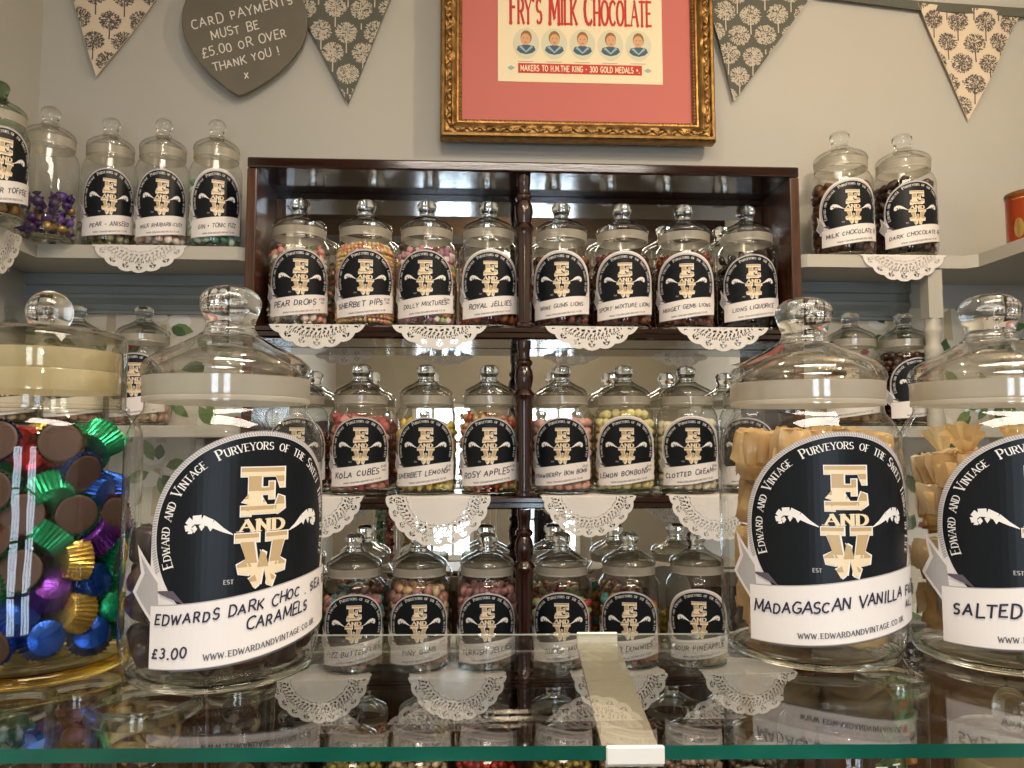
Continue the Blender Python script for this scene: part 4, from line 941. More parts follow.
def wax_sheet(seed, s, mat):
    """a crumpled square of paper folded over a block, its corners gathered above"""
    mb = MB(); n = 26; rows = []
    for i in range(n+1):
        r = []
        for k in range(n+1):
            a, b = -1+2*i/n, -1+2*k/n; d = max(abs(a), abs(b))
            x, y = a*s[0]*.62, b*s[1]*.62
            z = s[2]*.56
            if d > .78: z -= (d-.78)/.22*s[2]*.72; x = a/d*.78*s[0]*.66; y = b/d*.78*s[1]*.66
            p = Vector((x, y, z)); q = noise.noise_vector(Vector((a*2.6+seed, b*2.6, seed*1.3)))*.16+noise.noise_vector(Vector((a*6+seed, b*6, seed)))*.08
            r.append(p+Vector((q.x*s[0], q.y*s[1], abs(q.z)*s[2]*.9)))
        rows.append(r)
    mb.grid(rows, 0, True); return mb.mesh('wax_paper', [mat], 50)
def twist_ear(seed, r, mat):
    mb = MB(); rows = []; n = 28
    for i in range(9):
        f = i/8; rows.append([(lambda a, rr: (rr*cos(a), rr*sin(a)*.75, f*r*1.5))(2*pi*k/n, r*(.28+.95*f**1.4)*(1+.22*sin(k*2*pi/n*7+seed)+.16*noise.noise(Vector((k*.7, f*3, seed))))) for k in range(n)])
    mb.grid(rows, 0, True, True); return mb.mesh('paper_twist', [mat], 50)
def fudge_in(j, label, group, spots, mats, seed):
    rnd = random.Random(seed)
    for i, (a, rho, z, s, tw) in enumerate(spots):
        fa = face_angle(j.location.x, j.location.y); an = radians(a)+fa
        loc = j.location+Vector((rho*sin(an), -rho*cos(an), z+s*.5))
        o = thing('wrapped_fudge', label, 'fudge', loc, (rnd.uniform(-.16, .16), rnd.uniform(-.16, .16), an+rnd.uniform(-.25, .25)), group)
        dims = (s, s*.9, s*.86)
        b = ob('fudge_block', fudge_block(seed+i, dims), o); ob('wax_paper', wax_sheet(seed+i, dims, mats[i % len(mats)]), o)
        if tw: ob('paper_twist', twist_ear(seed+i, s*.36, mats[i % len(mats)]), o, (0, 0, s*.45), (rnd.uniform(-.5, .5), rnd.uniform(-.5, .5), rnd.uniform(0, 6)))
sp = []
for lay, (z, ph) in enumerate(((.012, 10), (.053, 55), (.094, 20), (.135, 40))):
    for k in range(4): sp.append((ph+90*k-45, .0375, z, .0415, 0))
fudge_in(B2, 'block of vanilla fudge in wax paper inside the jar labelled MADAGASCAN VANILLA FUDGE', 'vanilla fudge blocks in the jar', sp, [M['wax']], 400)
sp = []
for lay, (z, ph) in enumerate(((.012, 30), (.052, 75), (.092, 40), (.122, 20))):
    for k in range(4): sp.append((ph+90*k-45, .0375, z, .0385, lay == 3))
fudge_in(B3, 'paper twisted fudge block inside the large jar with the SALTED label', 'salted fudge blocks in the jar', sp, [M['wax'], M['wax_pale']], 440)

# ball-knob jar of foil cups
p0 = on_counter(34, 668)
kj = thing('sweet_jar', 'wide ball-knob jar of foil chocolate cups with amber base at the left edge', 'jar', (p0.x, p0.y, HZ+.0006))
BODY0 = [(.0600,.0095),(.0660,.012),(.0682,.020),(.0688,.040),(.0690,.165),(.0680,.176),(.0650,.184),(.0600,.189),(.0560,.1915),(.0555,.194)]
BASE0 = [(0,.0012),(.050,.0012),(.056,0),(.061,0),(.0655,.002),(.0675,.0055),(.0665,.0095),(.0600,.0098),(.045,.0125),(.02,.014),(0,.0142)]
LID0 = [(0,.2530),(.030,.2530),(.0515,.2525),(.0545,.2505),(.0555,.2460),(.0555,.1960),(.0580,.1945),(.0580,.1925),(.0560,.1920),(.0525,.1942),(.0520,.2460),(.0500,.2485),(.030,.2490),(0,.2490)]
ob('glass_body', lathe_mesh('glass_body', BODY0, M['jar'], 112), kj); ob('base', lathe_mesh('base', BASE0, M['base_amber'], 112), kj)
M['lid_thin'] = thin_glass('lid_wall_glass', (0.97, 0.96, 0.90), (0.60, 0.57, 0.44), 1.5, 1.3)
ob('lid', lathe_mesh('lid', LID0, M['lid_thin'], 112, 40), kj)
pk = [(0,.2534)]+[(.0165*cos(radians(a)), .2685+.0165*sin(radians(a))) for a in range(-60, 90, 8)]+[(0,.2850)]
ob('knob', lathe_mesh('knob', pk, M['lid'], 64), kj)
ob('seal', lathe_mesh('seal', [(.0500,.2060),(.0512,.2060),(.0514,.2200),(.0508,.2215),(.0514,.2230),(.0514,.2370),(.0500,.2370),(.0500,.2060)], M['seal_cream'], 112, 30), kj)
M['choc_cup'] = P('milk_chocolate', (.058,.027,.017), .5, var=(.078,.039,.025), vscale=60)
FO = {'green': (.012,.30,.12), 'blue': (.012,.07,.36), 'gold': (.52,.34,.07), 'red': (.50,.02,.03), 'purple': (.11,.02,.22)}
for k, c in FO.items(): M['foil_'+k] = P('foil_'+k, c, .26, .75, spec=.6, bump=.25, bscale=260)
def cup_mesh(mat, r=.0150, h=.0155):
    mb = MB(); n = 56; rows = []
    for f, q in ((0, .78), (.02, .80), (.5, .92), (1, 1.04), (1.05, 1.0)):
        rows.append([((q*r*(1+.055*(1 if k % 2 else -1)*(.4+.6*min(f, 1))))*cos(2*pi*k/n), (q*r*(1+.055*(1 if k % 2 else -1)*(.4+.6*min(f, 1))))*sin(2*pi*k/n), min(f, 1.0)*h-.002*(f > 1)) for k in range(n)])
    mb.grid(rows, 0, False, True); b = len(mb.v); mb.v.append((0, 0, 0.0004)); 
    for k in range(n): mb.f.append((k, b, (k+1) % n)); mb.m.append(0); mb.sm.append(True)
    return mb.mesh('foil_cup', [mat])
mb = MB(); mb.lathe([(0, .0010), (.0112, .0010), (.0143, .0144), (.0138, .0151), (.0120, .0153), (0, .0149)], 36); me_choc = mb.mesh('chocolate', [M['choc_cup']])
cupm = {k: cup_mesh(M['foil_'+k]) for k in FO}
def cup(loc, rot, colour):
    o = thing('chocolate_cup', 'milk chocolate in a fluted %s foil cup inside the ball-knob jar' % colour, 'chocolate', loc, None, '%s foil chocolate cups in the ball-knob jar' % colour)
    o.rotation_mode = 'QUATERNION'; o.rotation_quaternion = rot
    ob('foil_cup', cupm[colour], o); ob('chocolate', me_choc, o)
rnd = random.Random(77); fa = face_angle(p0.x, p0.y); SZP[0] = 1.0; heap = MB(); cols = ['green']*11+['blue']*7+['gold']*3+['red']*1+['purple']*3
fm = ['green', 'blue', 'gold', 'red', 'purple']; seq = 0
for k in range(9):
    z = .030+k*.0172; Rr = .0690-.0175; n = 10
    for i in range(n):
        a = 2*pi*(i+.5*(k % 2))/n+rnd.uniform(-.06, .06); d = Vector((sin(a), -cos(a), 0)); rel = (a-fa+pi) % (2*pi)-pi
        if k >= 7 and rnd.random() < .35: continue
        # the chocolate face, the foil side or the foil bottom turned to the glass
        mode = rnd.random(); tgt = d if mode < .50 else (-d if mode < .66 else Vector((-d.y*rnd.choice((-1, 1)), d.x, rnd.uniform(-.9, .9))).normalized())
        tgt = (tgt+Vector((rnd.uniform(-.28, .28), rnd.uniform(-.28, .28), rnd.uniform(-.28, .28)))).normalized()
        rot = tgt.to_track_quat('Z', 'Y'); c = rnd.choice(cols)
        ctrp = p0+Vector((0, 0, HZ-p0.z))+d*(Rr-.001+rnd.uniform(-.0015, .0005))+Vector((0, 0, z+rnd.uniform(-.003, .003)))
        loc = ctrp-tgt*.0077
        if abs(rel) < radians(100): cup(loc, rot, c)
        else: heap.merge(*rod(.012, .013), Matrix.Translation((loc-kj.location)*.9+Vector((0, 0, .006))) @ rot.to_matrix().to_4x4(), fm.index(c), False)
    for i in range(4):
        a = rnd.uniform(0, 6.28); heap.merge(*rod(.013, .014), Matrix.Translation((.022*cos(a), .022*sin(a), z+.004)) @ Matrix.Rotation(rnd.uniform(0, 3), 4, 'X'), rnd.randrange(5), False)
tag(ob('chocolate_cup_heap', heap.mesh('chocolate_cup_heap', [M['foil_'+k] for k in fm]), None, kj.location), 'rest of the foil chocolate cups inside the ball-knob jar', 'chocolates', None, 'stuff')

# ------------------------------------------------------------------ lace doilies over the shelf edges
def doily_mesh(R=.109, edge=.010, nr=44, na=288, seed=0):
    """a round paper doily; what lies beyond the shelf edge hangs straight down"""
    rnd = random.Random(seed); sc = 22
    def rim(a): return R*(.955+.045*abs(sin(a*sc/2))**.6)
    def hole(f, a):
        q = a*sc/(2*pi); qf = (q % 1)-.5
        if .600 < f < .625: return ((a*110/(2*pi)) % 1) < .5
        if .655 < f < .70: h = (a*44/(2*pi)) % 1; return .22 < h < .72
        if .715 < f < .775: h = (a*66/(2*pi)+f*7) % 1; return .25 < h < .62
        if .79 < f < .965:
            d = hypot(qf*2*pi/sc*f, f-.885)/.062
            if .46 < d < .98: return ((atan2(f-.885, qf)*7/(2*pi)) % 1) < .58
            if d < .2: return True
            if d > 1.25: return f < .83 and ((a*132/(2*pi)) % 1) < .45
        return False
    fr = [0.0+i*.0232 for i in range(26)]+[.595+.405*i/nr for i in range(nr+1)]
    mb = MB(); P_ = []
    for f in fr:
        row = []
        for k in range(na):
            a = 2*pi*k/na; r = f*rim(a); x, y = r*cos(a), r*sin(a)
            if y > -edge: p = (x, y, 0)
            else:
                dd = -edge-y; b = .0015
                p = (x, -edge-min(dd, b)-.0012*sin(x*60)*min(1, dd/.04), -max(0, dd-b*.4))
            row.append((p, y))
        P_.append(row)
    b0 = 0
    for row in P_: mb.v.extend([p for p, y in row])
    for i in range(len(fr)-1):
        fm_ = (fr[i]+fr[i+1])/2
        for k in range(na):
            k2 = (k+1) % na; am = 2*pi*(k+.5)/na; ym = (P_[i][k][1]+P_[i+1][k][1])/2
            if ym < -edge*1.05 and hole(fm_, am): continue
            if i == 0: mb.f.append((0*na+k, na+k, na+k2))
            else: mb.f.append((i*na+k, (i+1)*na+k, (i+1)*na+k2, i*na+k2))
            mb.m.append(0); mb.sm.append(False)
    return mb.mesh('doily', [M['doily']])
DO = [doily_mesh(.109, .011, seed=1), doily_mesh(.112, .006, seed=2), doily_mesh(.104, .016, seed=3), doily_mesh(.116, .054, seed=4), doily_mesh(.128, .074, seed=5)]
def doily(px_, z, Yf, label, v=0, rot=0.0, X=None):
    x = X if X is not None else atY(px_, 400, Yf).x
    e = (.011, .006, .016, .054, .074)[v]
    o = ob('lace_doily', DO[v], None, (x, Yf+e-.0022, z+.0004), (0, 0, rot)); tag(o, label, 'doily', 'white lace doilies on the shelf edges'); return o
doily(316, ZA, YF, 'white lace doily under the pear drops jar on the top shelf', 4)
doily(439, ZA, YF, 'white lace doily under the dolly mixtures jar on the top shelf', 4)
doily(592, ZA, YF, 'white lace doily under the wine gums jar on the top shelf', 4)
doily(724, ZA, YF, 'white lace doily under the liquorice jar on the top shelf', 4)
doily(316, ZB, YF, 'white lace doily on the middle shelf half hidden by the caramels jar', 2)
doily(439, ZB, YF, 'white lace doily under the sherbet lemons jar on the middle shelf', 1)
doily(588, ZB, YF, 'white lace doily under the lemon bonbons jar on the middle shelf', 2)
doily(716, ZB, YF, 'white lace doily on the middle shelf behind the vanilla fudge jar', 0)
doily(325, ZC2, YF, 'white lace doily under the fizzy sweets jar, seen through the counter glass', 2)
doily(459, ZC2, YF, 'white lace doily under the mauve sweets jar, seen through the counter glass', 2)
doily(617, ZC2, YF, 'white lace doily behind the aluminium strip, seen through the counter glass', 2)
doily(744, ZC2, YF, 'white lace doily under the base of the vanilla fudge jar, through the glass', 2)
doily(135, ZS, yf, 'white lace doily hanging from the left corner shelf below the rhubarb jar', 3)
doily(908, ZS, yf, 'white lace doily hanging from the right corner shelf below the dark chocolates', 3)
o = ob('lace_doily', DO[1], None, (XLr-.006+.0022, 1.50, ZS+.0004), (0, 0, radians(90))); tag(o, 'white lace doily at the left edge under the green glass jar', 'doily', 'white lace doilies on the shelf edges')

# ------------------------------------------------------------------ things on the wall
# chalked slate heart
hp = atY(245, 25, YW-.03)
ht = thing('slate_heart', 'grey slate heart chalked CARD PAYMENTS MUST BE £5.00 OR OVER', 'sign', (hp.x, YW-.030, hp.z), (0, radians(3), 0))
half = [(0,-75),(6,-72.5),(15,-67),(27,-58),(39,-47),(49,-35),(57,-22),(61.5,-10),(63,2),(62,16),(57,30),(47,41),(34,46),(20,43),(8,35),(0,27)]
def smooth(pts):
    out = []
    for a, b in zip(pts[:-1], pts[1:]): out += [(a[0]*.75+b[0]*.25, a[1]*.75+b[1]*.25), (a[0]*.25+b[0]*.75, a[1]*.25+b[1]*.75)]
    return [pts[0]]+out+[pts[-1]]
half = smooth(half)
outl = [(x*.00238, y*.00238) for x, y in half+[(-x, y) for x, y in half[-2:0:-1]]]
mb = MB(); f = [(x, -.004, z) for x, z in outl]; b = [(x, .0045, z) for x, z in outl]
fc = [(x*.985, -.005, z*.985) for x, z in outl]
mb.poly(fc[::-1] if False else fc); mb.poly(b[::-1])
n = len(outl)
for i in range(n): j_ = (i+1) % n; mb.poly([f[i], f[j_], b[j_], b[i]]); mb.poly([fc[i], fc[j_], f[j_], f[i]])
me = mb.mesh('slate', [M['slate']]); bm = bmesh.new(); bm.from_mesh(me); bmesh.ops.remove_doubles(bm, verts=bm.verts, dist=1e-6); bmesh.ops.recalc_face_normals(bm, faces=bm.faces); bm.to_mesh(me); bm.free()
ob('slate', me, ht)
mb = MB(); mb.lathe([(.0009, 0), (.0009, .30)], 8); ob('cord', mb.mesh('cord', [M['flag_c']]), ht, (0, .0005, .06))
for t_, size, du, dv, a in (('CARD PAYMENTS', .0225, -.008, .037, 20), ('MUST BE', .0205, -.022, -.009, 20), ('£5.00 OR OVER', .0205, .003, -.040, 20), ('THANK YOU !', .0185, .010, -.078, 20), ('X', .015, .014, -.115, 14)):
    mb = MB(); polys, W = hand_polys(t_, size, .0027, 17+int(du*1000), .22, .05, .14)
    for p in polys: flat_poly(mb, [(u-W/2, v-.01) for u, v in p], -.0054-1.5e-5*(len(mb.f) % 11), 0, (du, dv-.009), radians(a))
    ob('chalk_line', mb.mesh('chalk_line', [M['chalk']]), ht)

# bunting: one tape with its flags sewn on
def flag_mesh(pts, dark, seed):
    rnd = random.Random(seed); mb = MB(); th = .0024
    if sum(pts[i][0]*pts[(i+1) % 3][1]-pts[(i+1) % 3][0]*pts[i][1] for i in range(3)) < 0: pts = pts[::-1]
    # cloth with a gentle wave
    A, B, C = pts; N = 14; wav = lambda u, v: .0030*sin(u*38+seed)+.0022*sin(v*30+seed*2)
    rows = []
    for side in (-1, 1):
        for i in range(N):
            for k in range(N-i):
                def q(i_, k_):
                    u = A[0]+(B[0]-A[0])*i_/N+(C[0]-A[0])*k_/N; v = A[1]+(B[1]-A[1])*i_/N+(C[1]-A[1])*k_/N; return (u, wav(u, v)+side*th/2, v)
                t1_ = [q(i, k), q(i+1, k), q(i, k+1)]; mb.poly(t1_ if side < 0 else t1_[::-1], 0, True)
                if i+k < N-1: t2_ = [q(i+1, k), q(i+1, k+1), q(i, k+1)]; mb.poly(t2_ if side < 0 else t2_[::-1], 0, True)
    for P0, P1 in ((A, B), (B, C), (C, A)):
        for i in range(N):
            e = [(P0[0]+(P1[0]-P0[0])*f, P0[1]+(P1[1]-P0[1])*f) for f in (i/N, (i+1)/N)]
            mb.poly([(u, wav(u, v)+sd*th/2, v) for (u, v), sd in ((e[0], -1), (e[1], -1), (e[1], 1), (e[0], 1))][::-1], 0)
    def put(p):
        q = ccw(p)
        for P0, P1 in ((A, B), (B, C), (C, A)):
            a, b_ = -(P1[1]-P0[1]), P1[0]-P0[0]; c = -(a*P0[0]+b_*P0[1])
            if len(q) > 2: q = clip(q, a, b_, c)
        if len(q) > 2: mb.poly([(u, wav(u, v)-th/2-.0004, v) for u, v in q], 1)
    us = [p[0] for p in pts]; vs = [p[1] for p in pts]
    row = 0; v = max(vs)+.012
    while v > min(vs)-.02:
        u = min(us)-.03+(.034 if row % 2 else 0)+seed*.013
        while u < max(us)+.03:
            cx, cz = u+rnd.uniform(-.004, .004), v+rnd.uniform(-.004, .004); R_ = .0262*rnd.uniform(.94, 1.06)
            put([(cx-.0012, cz), (cx+.0012, cz), (cx+.0016, cz-R_*1.95), (cx-.0016, cz-R_*1.95)])
            for k in range(300):
                rr = R_*sqrt(rnd.random()); a = rnd.random()*2*pi; s_ = .0027*rnd.uniform(.7, 1.3)
                x_, z_ = cx+rr*cos(a), cz+rr*sin(a)*.96; dx, dz = cos(a), sin(a)
                put([(x_-dx*s_, z_-dz*s_), (x_+dz*s_*.45, z_-dx*s_*.45), (x_+dx*s_, z_+dz*s_), (x_-dz*s_*.45, z_+dx*s_*.45)])
            u += .068
        v -= .056; row += 1
    return mb.mesh('flag', [M['flag_g'], M['tree_c']] if dark else [M['flag_c'], M['tree_g']])
bun = thing('bunting', 'tree-print cotton bunting of cream and dark grey flags along the wall', 'bunting', (0, YW-.013, 2.3))
FL = [((66, -22), (168, -16), (97, 77), False, 'cream flag with dark tree print, left of the slate heart'), ((286, -16), (402, -28), (348, 104), True, 'dark grey flag with cream tree print, right of the slate heart'),
      ((700, -26), (822, -18), (734, 102), True, 'dark grey flag with cream tree print, beside the gilt frame'), ((917, 4), (1021, 13), (969, 120), False, 'cream flag with dark tree print above the chocolate jars')]
for n_, (a, b, c, dk_, lab) in enumerate(FL):
    q = [atY(x, y, YW-.013) for x, y in (a, b, c)]; cx = sum(p.x for p in q)/3
    o = ob('flag', flag_mesh([(p.x-cx, p.z-2.3) for p in q], dk_, n_), bun, (cx, 0, 0)); o['label'] = lab
mb = MB(); pl = [atY(x, y, YW-.013) for x, y in ((-40, -30), (66, -24), (168, -19), (286, -21), (402, -32), (560, -44), (700, -30), (822, -6), (917, 6), (1021, 13), (1090, 8))]
fine = []
for a, b in zip(pl[:-1], pl[1:]):
    for i in range(8): fine.append(a.lerp(b, i/8))
for a, b in zip(fine[:-1], fine[1:]):
    h = .012
    for y_ in (-.0032, .0020):
        mb.poly([(a.x, y_, a.z-2.3-h), (b.x, y_, b.z-2.3-h), (b.x, y_, b.z-2.3+h), (a.x, y_, a.z-2.3+h)])
    for sg in (-1, 1): mb.poly([(a.x, -.0032, a.z-2.3+sg*h), (b.x, -.0032, b.z-2.3+sg*h), (b.x, .002, b.z-2.3+sg*h), (a.x, .002, a.z-2.3+sg*h)])
ob('tape', mb.mesh('tape', [M['flag_g']]), bun)

# framed advertisement
FWc = [atY(x, y, YW-.06) for x, y in ((440, 137), (716, 142))]
fw = (FWc[1]-FWc[0]).length; fh = .50
tilt = -atan2(FWc[1].z-FWc[0].z, FWc[1].x-FWc[0].x)
pic = thing('framed_advert', 'gilt framed chocolate advertisement with red mount on the wall', 'picture', ((FWc[0].x+FWc[1].x)/2, YW-.030, (FWc[0].z+FWc[1].z)/2), (0, tilt, 0))
prof = [(0, 0), (0, .030), (.004, .036), (.010, .037), (.014, .031), (.022, .030), (.029, .034), (.035, .031), (.040, .024), (.044, .024), (.048, .017), (.052, .014), (.052, .006)]     # (inward, out from the wall)
MW = .052
def frame_side(L, seed, ornament=True):
    """one mitred side along +x from 0 to L, moulding inward = +z"""
    mb = MB(); rows = []; n = 80
    for i in range(n+1):
        row = []
        for w_, d_ in prof:
            x0_, x1_ = w_, L-w_; x = x0_+(x1_-x0_)*i/n; q = d_
            if ornament and .012 < w_ < .034: q += .0035*noise.noise(Vector((x*70, w_*180, seed)))+.0022*sin(x*150+seed)*sin(w_*130)
            row.append((x, -q, w_))
        rows.append(row)
    mb.grid(rows, 0, True)
    k = int(L/.011)                                        # beaded sight edge
    iv, if_ = ico(1)
    for i in range(k):
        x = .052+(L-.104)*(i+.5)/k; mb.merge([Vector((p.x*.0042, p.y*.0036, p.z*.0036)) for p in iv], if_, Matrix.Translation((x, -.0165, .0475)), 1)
    k = int(L/.034)
    for i in range(k):                                     # carved leaf scrolls
        x = .03+(L-.06)*(i+.5)/k
        for s_, ox in ((1, -.007), (-1, .007)):
            mb.merge([Vector((p.x*.0095, p.y*.0042, p.z*.0052)) for p in iv], if_, Matrix.Translation((x+ox, -.0315, .0210)) @ Matrix.Rotation(s_*.55, 4, 'Y'), 0)
        mb.merge([Vector((p.x*.0036, p.y*.0040, p.z*.0036)) for p in iv], if_, Matrix.Translation((x+.017, -.0330, .0240)), 0)
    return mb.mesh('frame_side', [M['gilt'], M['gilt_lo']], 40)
for L, loc, ry in ((fw, (-fw/2, 0, 0), 0), (fh, (fw/2, 0, 0), -90), (fw, (fw/2, 0, fh), 180), (fh, (-fw/2, 0, fh), 90)):
    ob('frame_side', frame_side(L, L*9+ry), pic, loc, (0, radians(ry), 0))
mb = MB(); mb.box(-fw/2+.045, fw/2-.045, -.008, -.004, .045, fh-.045); ob('mount', mb.mesh('mount', [M['mat_red']]), pic)
# the printed sheet: px to picture coordinates
ex = (FWc[1]-FWc[0]).normalized(); ez = Vector((-ex.z, 0, ex.x)); org = (FWc[0]+FWc[1])/2
def pc(x, y): d_ = atY(x, y, YW-.040)-Vector((org.x, 0, org.z)); d_.y = 0; return d_.dot(ex), d_.dot(ez)
sx0, sz0 = pc(498, 81); sx1, _ = pc(663, 86); sz1 = sz0+.265
mb = MB(); mb.box(sx0, sx1, -.0092, -.0082, sz0, sz1, 0); YP = -.0096
def pput(p, mi, lay_=0): flat_poly(mb, p, YP-.0002*lay_-1.5e-5*(len(mb.f) % 11), mi)
kx = (sx1-sx0)/165.0                                      # metres per px on the sheet
sxp = lambda x, y: (sx0+(x-498)*kx, sz0+(83.5-y)*kx)
def serif_line(text, x0_, x1_, ybase, h, mi, stretch=None, small=None, thick=.2, thin=.09):
    lay, W = layout(text, 1.0, .14, small); s_ = (x1_-x0_)/W
    for ch, x, sc, dy in lay:
        for p in serif_glyph(ch, sc, thick, thin, .15): q = [(x0_+(x+u)*s_, ybase-v*h) for u, v in p]; pput([sxp(*a) for a in q], mi, 1)
serif_line("Fry's Milk Chocolate", 510, 652, 23, 31, 1, None, .80, .24, .10)
for k in range(5):
    cx = 526+k*28.2; cy = 43
    ell = lambda ax, ay, dx=0, dy=0, n=18: [sxp(cx+dx+ax*cos(2*pi*i/n), cy+dy+ay*sin(2*pi*i/n)) for i in range(n)]
    pput(ell(13, 16, 0, 1), 6, 1)
    pput([sxp(cx+x, cy+y) for x, y in ((-9.5,8),(-8,4),(0,2),(8,4),(9.5,8),(6,11),(0,12.5),(-6,11))], 2, 2)
    pput([sxp(cx+x, cy+y) for x, y in ((-7,5),(-5,3.4),(0,9),(0,10.8))], 3, 3); pput([sxp(cx+x, cy+y) for x, y in ((7,5),(5,3.4),(0,9),(0,10.8))], 3, 3)
    pput(ell(5.6, 7.4, 0, -4.8), 5, 3); pput(ell(4.9, 6.0, (-.5, .4, 0, .6, -.3)[k], -3.0), 4, 4)
    for e_ in (-1.9, 1.9): pput(ell(.75, .5, e_+(-.5, .4, 0, .6, -.3)[k], -4.2, 8), 5, 5)
    pput(ell(1.4, .45, (-.5, .4, 0, .6, -.3)[k], .1, 8), 1, 5)
    pput([sxp(cx-8+x, 62.4+y) for x, y in ((0,0),(15,0),(15,.7),(0,.7))], 7, 2)
pput([sxp(x, y) for x, y in ((518,64.5),(642,64.5),(642,74.5),(518,74.5))], 1, 1)
lay, W = layout('MAKERS TO H.M.THE KING * 300 GOLD MEDALS &.', 1.0, .2); s_ = 119/W
for ch, x, sc, dy in lay:
    for ln in GL.get(ch, GL[' '])[1]:
        for p in ribbon(ln, .2): pput([sxp(520.5+(x+u)*s_, 72.3-v*5.6) for u, v in p], 0, 2)
for xx in (511, 648): pput([sxp(xx+x, 69.5+y) for x, y in ((-4,0),(0,-2.4),(4,0),(0,2.4))], 3, 1)
ob('print', mb.mesh('print', [M['poster'], M['poster_red'], M['poster_blue'], M['poster_lblue'], M['poster_skin'], M['poster_hair'], M['poster_tint'], M['paper_grey']]), pic)

# ------------------------------------------------------------------ old tin on the right
tp = atY(1034, 240, 1.60)
tin = thing('tin_canister', 'red and gold printed tin canister at the right end of the corner shelf', 'tin', (tp.x, 1.60, ZS+.0006))
tr_, th_ = .051, .118
mb = MB(); mb.lathe([(0,.001),(tr_-.002,.001),(tr_+.0008,0),(tr_+.0012,.002),(tr_,.004),(tr_,th_-.004),(0,th_-.004)], 56); ob('body', mb.mesh('body', [M['tin_red']], 40), tin)
mb = MB(); mb.lathe([(0,th_+.002),(tr_-.006,th_+.002),(tr_-.005,th_+.004),(tr_+.0012,th_+.004),(tr_+.0016,th_+.002),(tr_+.0012,th_-.004),(tr_-.001,th_-.0038)], 56); ob('lid', mb.mesh('lid', [M['gilt_lo']], 40), tin)
mb = MB()
for (a_, b_, z0_, z1_, mi) in ((-80, -55, .018, .062, 0), (-50, -20, .060, .100, 1), (-50, -20, .016, .050, 0), (-10, 60, .02, .10, 1), (-84, 80, .006, .009, 0), (-84, 80, th_-.014, th_-.011, 0)):
    nn = 14
    for i in range(nn):
        p0_, p1_ = radians(a_+(b_-a_)*i/nn), radians(a_+(b_-a_)*(i+1)/nn); rr = tr_+.0004
        e0 = sin(pi*i/nn)**.5 if z1_-z0_ > .01 else 1; e1 = sin(pi*(i+1)/nn)**.5 if z1_-z0_ > .01 else 1; zm = (z0_+z1_)/2; hh = (z1_-z0_)/2
        mb.poly([(rr*sin(p0_), -rr*cos(p0_), zm-hh*e0), (rr*sin(p1_), -rr*cos(p1_), zm-hh*e1), (rr*sin(p1_), -rr*cos(p1_), zm+hh*e1), (rr*sin(p0_), -rr*cos(p0_), zm+hh*e0)], mi)
ob('decoration', mb.mesh('decoration', [M['tin_gold'], M['tin_cream']]), tin)

# ------------------------------------------------------------------ low cupboards either side of the display
for x0, x1, lab in ((XL+.004, UX0-.006, 'dark wooden base cupboard left of the display, under the wallpaper'), (UX1+.006, XR-.004, 'dark wooden base cupboard right of the display, under the wallpaper')):
    c_ = thing('base_cupboard', lab, 'cupboard', ((x0+x1)/2, YF+.03, 0)); w2 = (x1-x0)/2
    ob('carcass', bevel_box(-w2, w2, .012, YW-.008-YF-.03, .0005, .86, .003, 2, 'carcass', M['mahog_v']), c_)
    ob('top', bevel_box(-w2, w2, -.012, YW-.008-YF-.03, .8605, .888, .004, 2, 'top', M['mahog']), c_)
    for s_ in (-1, 1):
        d_ = ob('door', bevel_box(-w2+.01 if s_ < 0 else .004, -.004 if s_ < 0 else w2-.01, -.008, .0115, .05, .84, .004, 2, 'door', M['mahog_v']), c_)
        mb = MB(); mb.lathe([(0, 0), (.006, 0), (.006, .01), (.012, .018), (.009, .026), (0, .028)], 18); ob('knob', mb.mesh('knob', [M['gilt']]), d_, (s_*.035, -.009, .50), (radians(90), 0, 0))

# ------------------------------------------------------------------ things kept under the glass top
ZI = HZ-.325
M['plastic'] = thin_glass('clear_tub_plastic', (0.95, 0.95, 0.93), (0.62, 0.60, 0.52), 1.5, 1.2)
def tub(pxc, Y, r, ztop, label):
    x = atY(pxc, 720, Y).x; h = ztop-ZI-.0006
    o = thing('sweet_tub', label, 'tub', (x, Y, ZI+.0006))
    ob('wall', lathe_mesh('wall', [(0,.001),(r*.93,.001),(r*.97,0),(r,.006),(r,h-.012),(r*1.02,h-.010),(r*1.02,h-.002),(r*1.0,h)], M['plastic'], 64, 40), o)
    ob('rim', lathe_mesh('rim', [(r*1.024,h-.011),(r*1.045,h-.010),(r*1.045,h-.001),(r*1.0,h+.0015),(r*.985,h+.0005),(r*.985,h-.004),(r*1.0,h-.0005),(r*1.024,h-.003),(r*1.024,h-.011)], M['base'], 64), o)
    return o, h
def heap(o, h, r, label, pieces, n, seed, name='sweets_heap'):
    rnd = random.Random(seed); mb = MB()
    mats = [m for vf, m in pieces]
    for k in range(n):
        rr = (r-.016)*sqrt(rnd.random()); a = rnd.random()*2*pi; i = rnd.randrange(len(pieces))
        dome = .014*(1-(rr/r)**2)
        mb.merge(pieces[i][0][0], pieces[i][0][1], Matrix.Translation((rr*cos(a), rr*sin(a), h-.036+dome+rnd.uniform(-.012, .008))) @ Matrix.Rotation(rnd.uniform(0, 6.3), 4, 'Z') @ Matrix.Rotation(rnd.uniform(0, 6.3), 4, 'X'), i)
    for k in range(n*2):
        rr = (r-.016)*sqrt(rnd.random()); a = rnd.random()*2*pi; i = rnd.randrange(len(pieces))
        mb.merge(pieces[i][0][0], pieces[i][0][1], Matrix.Translation((rr*cos(a), rr*sin(a), rnd.uniform(.030, h-.066))) @ Matrix.Rotation(rnd.uniform(0, 6.3), 4, 'X'), i)
    tag(ob(name, mb.mesh(name, mats), None, o.location), label, 'sweets', None, 'stuff')
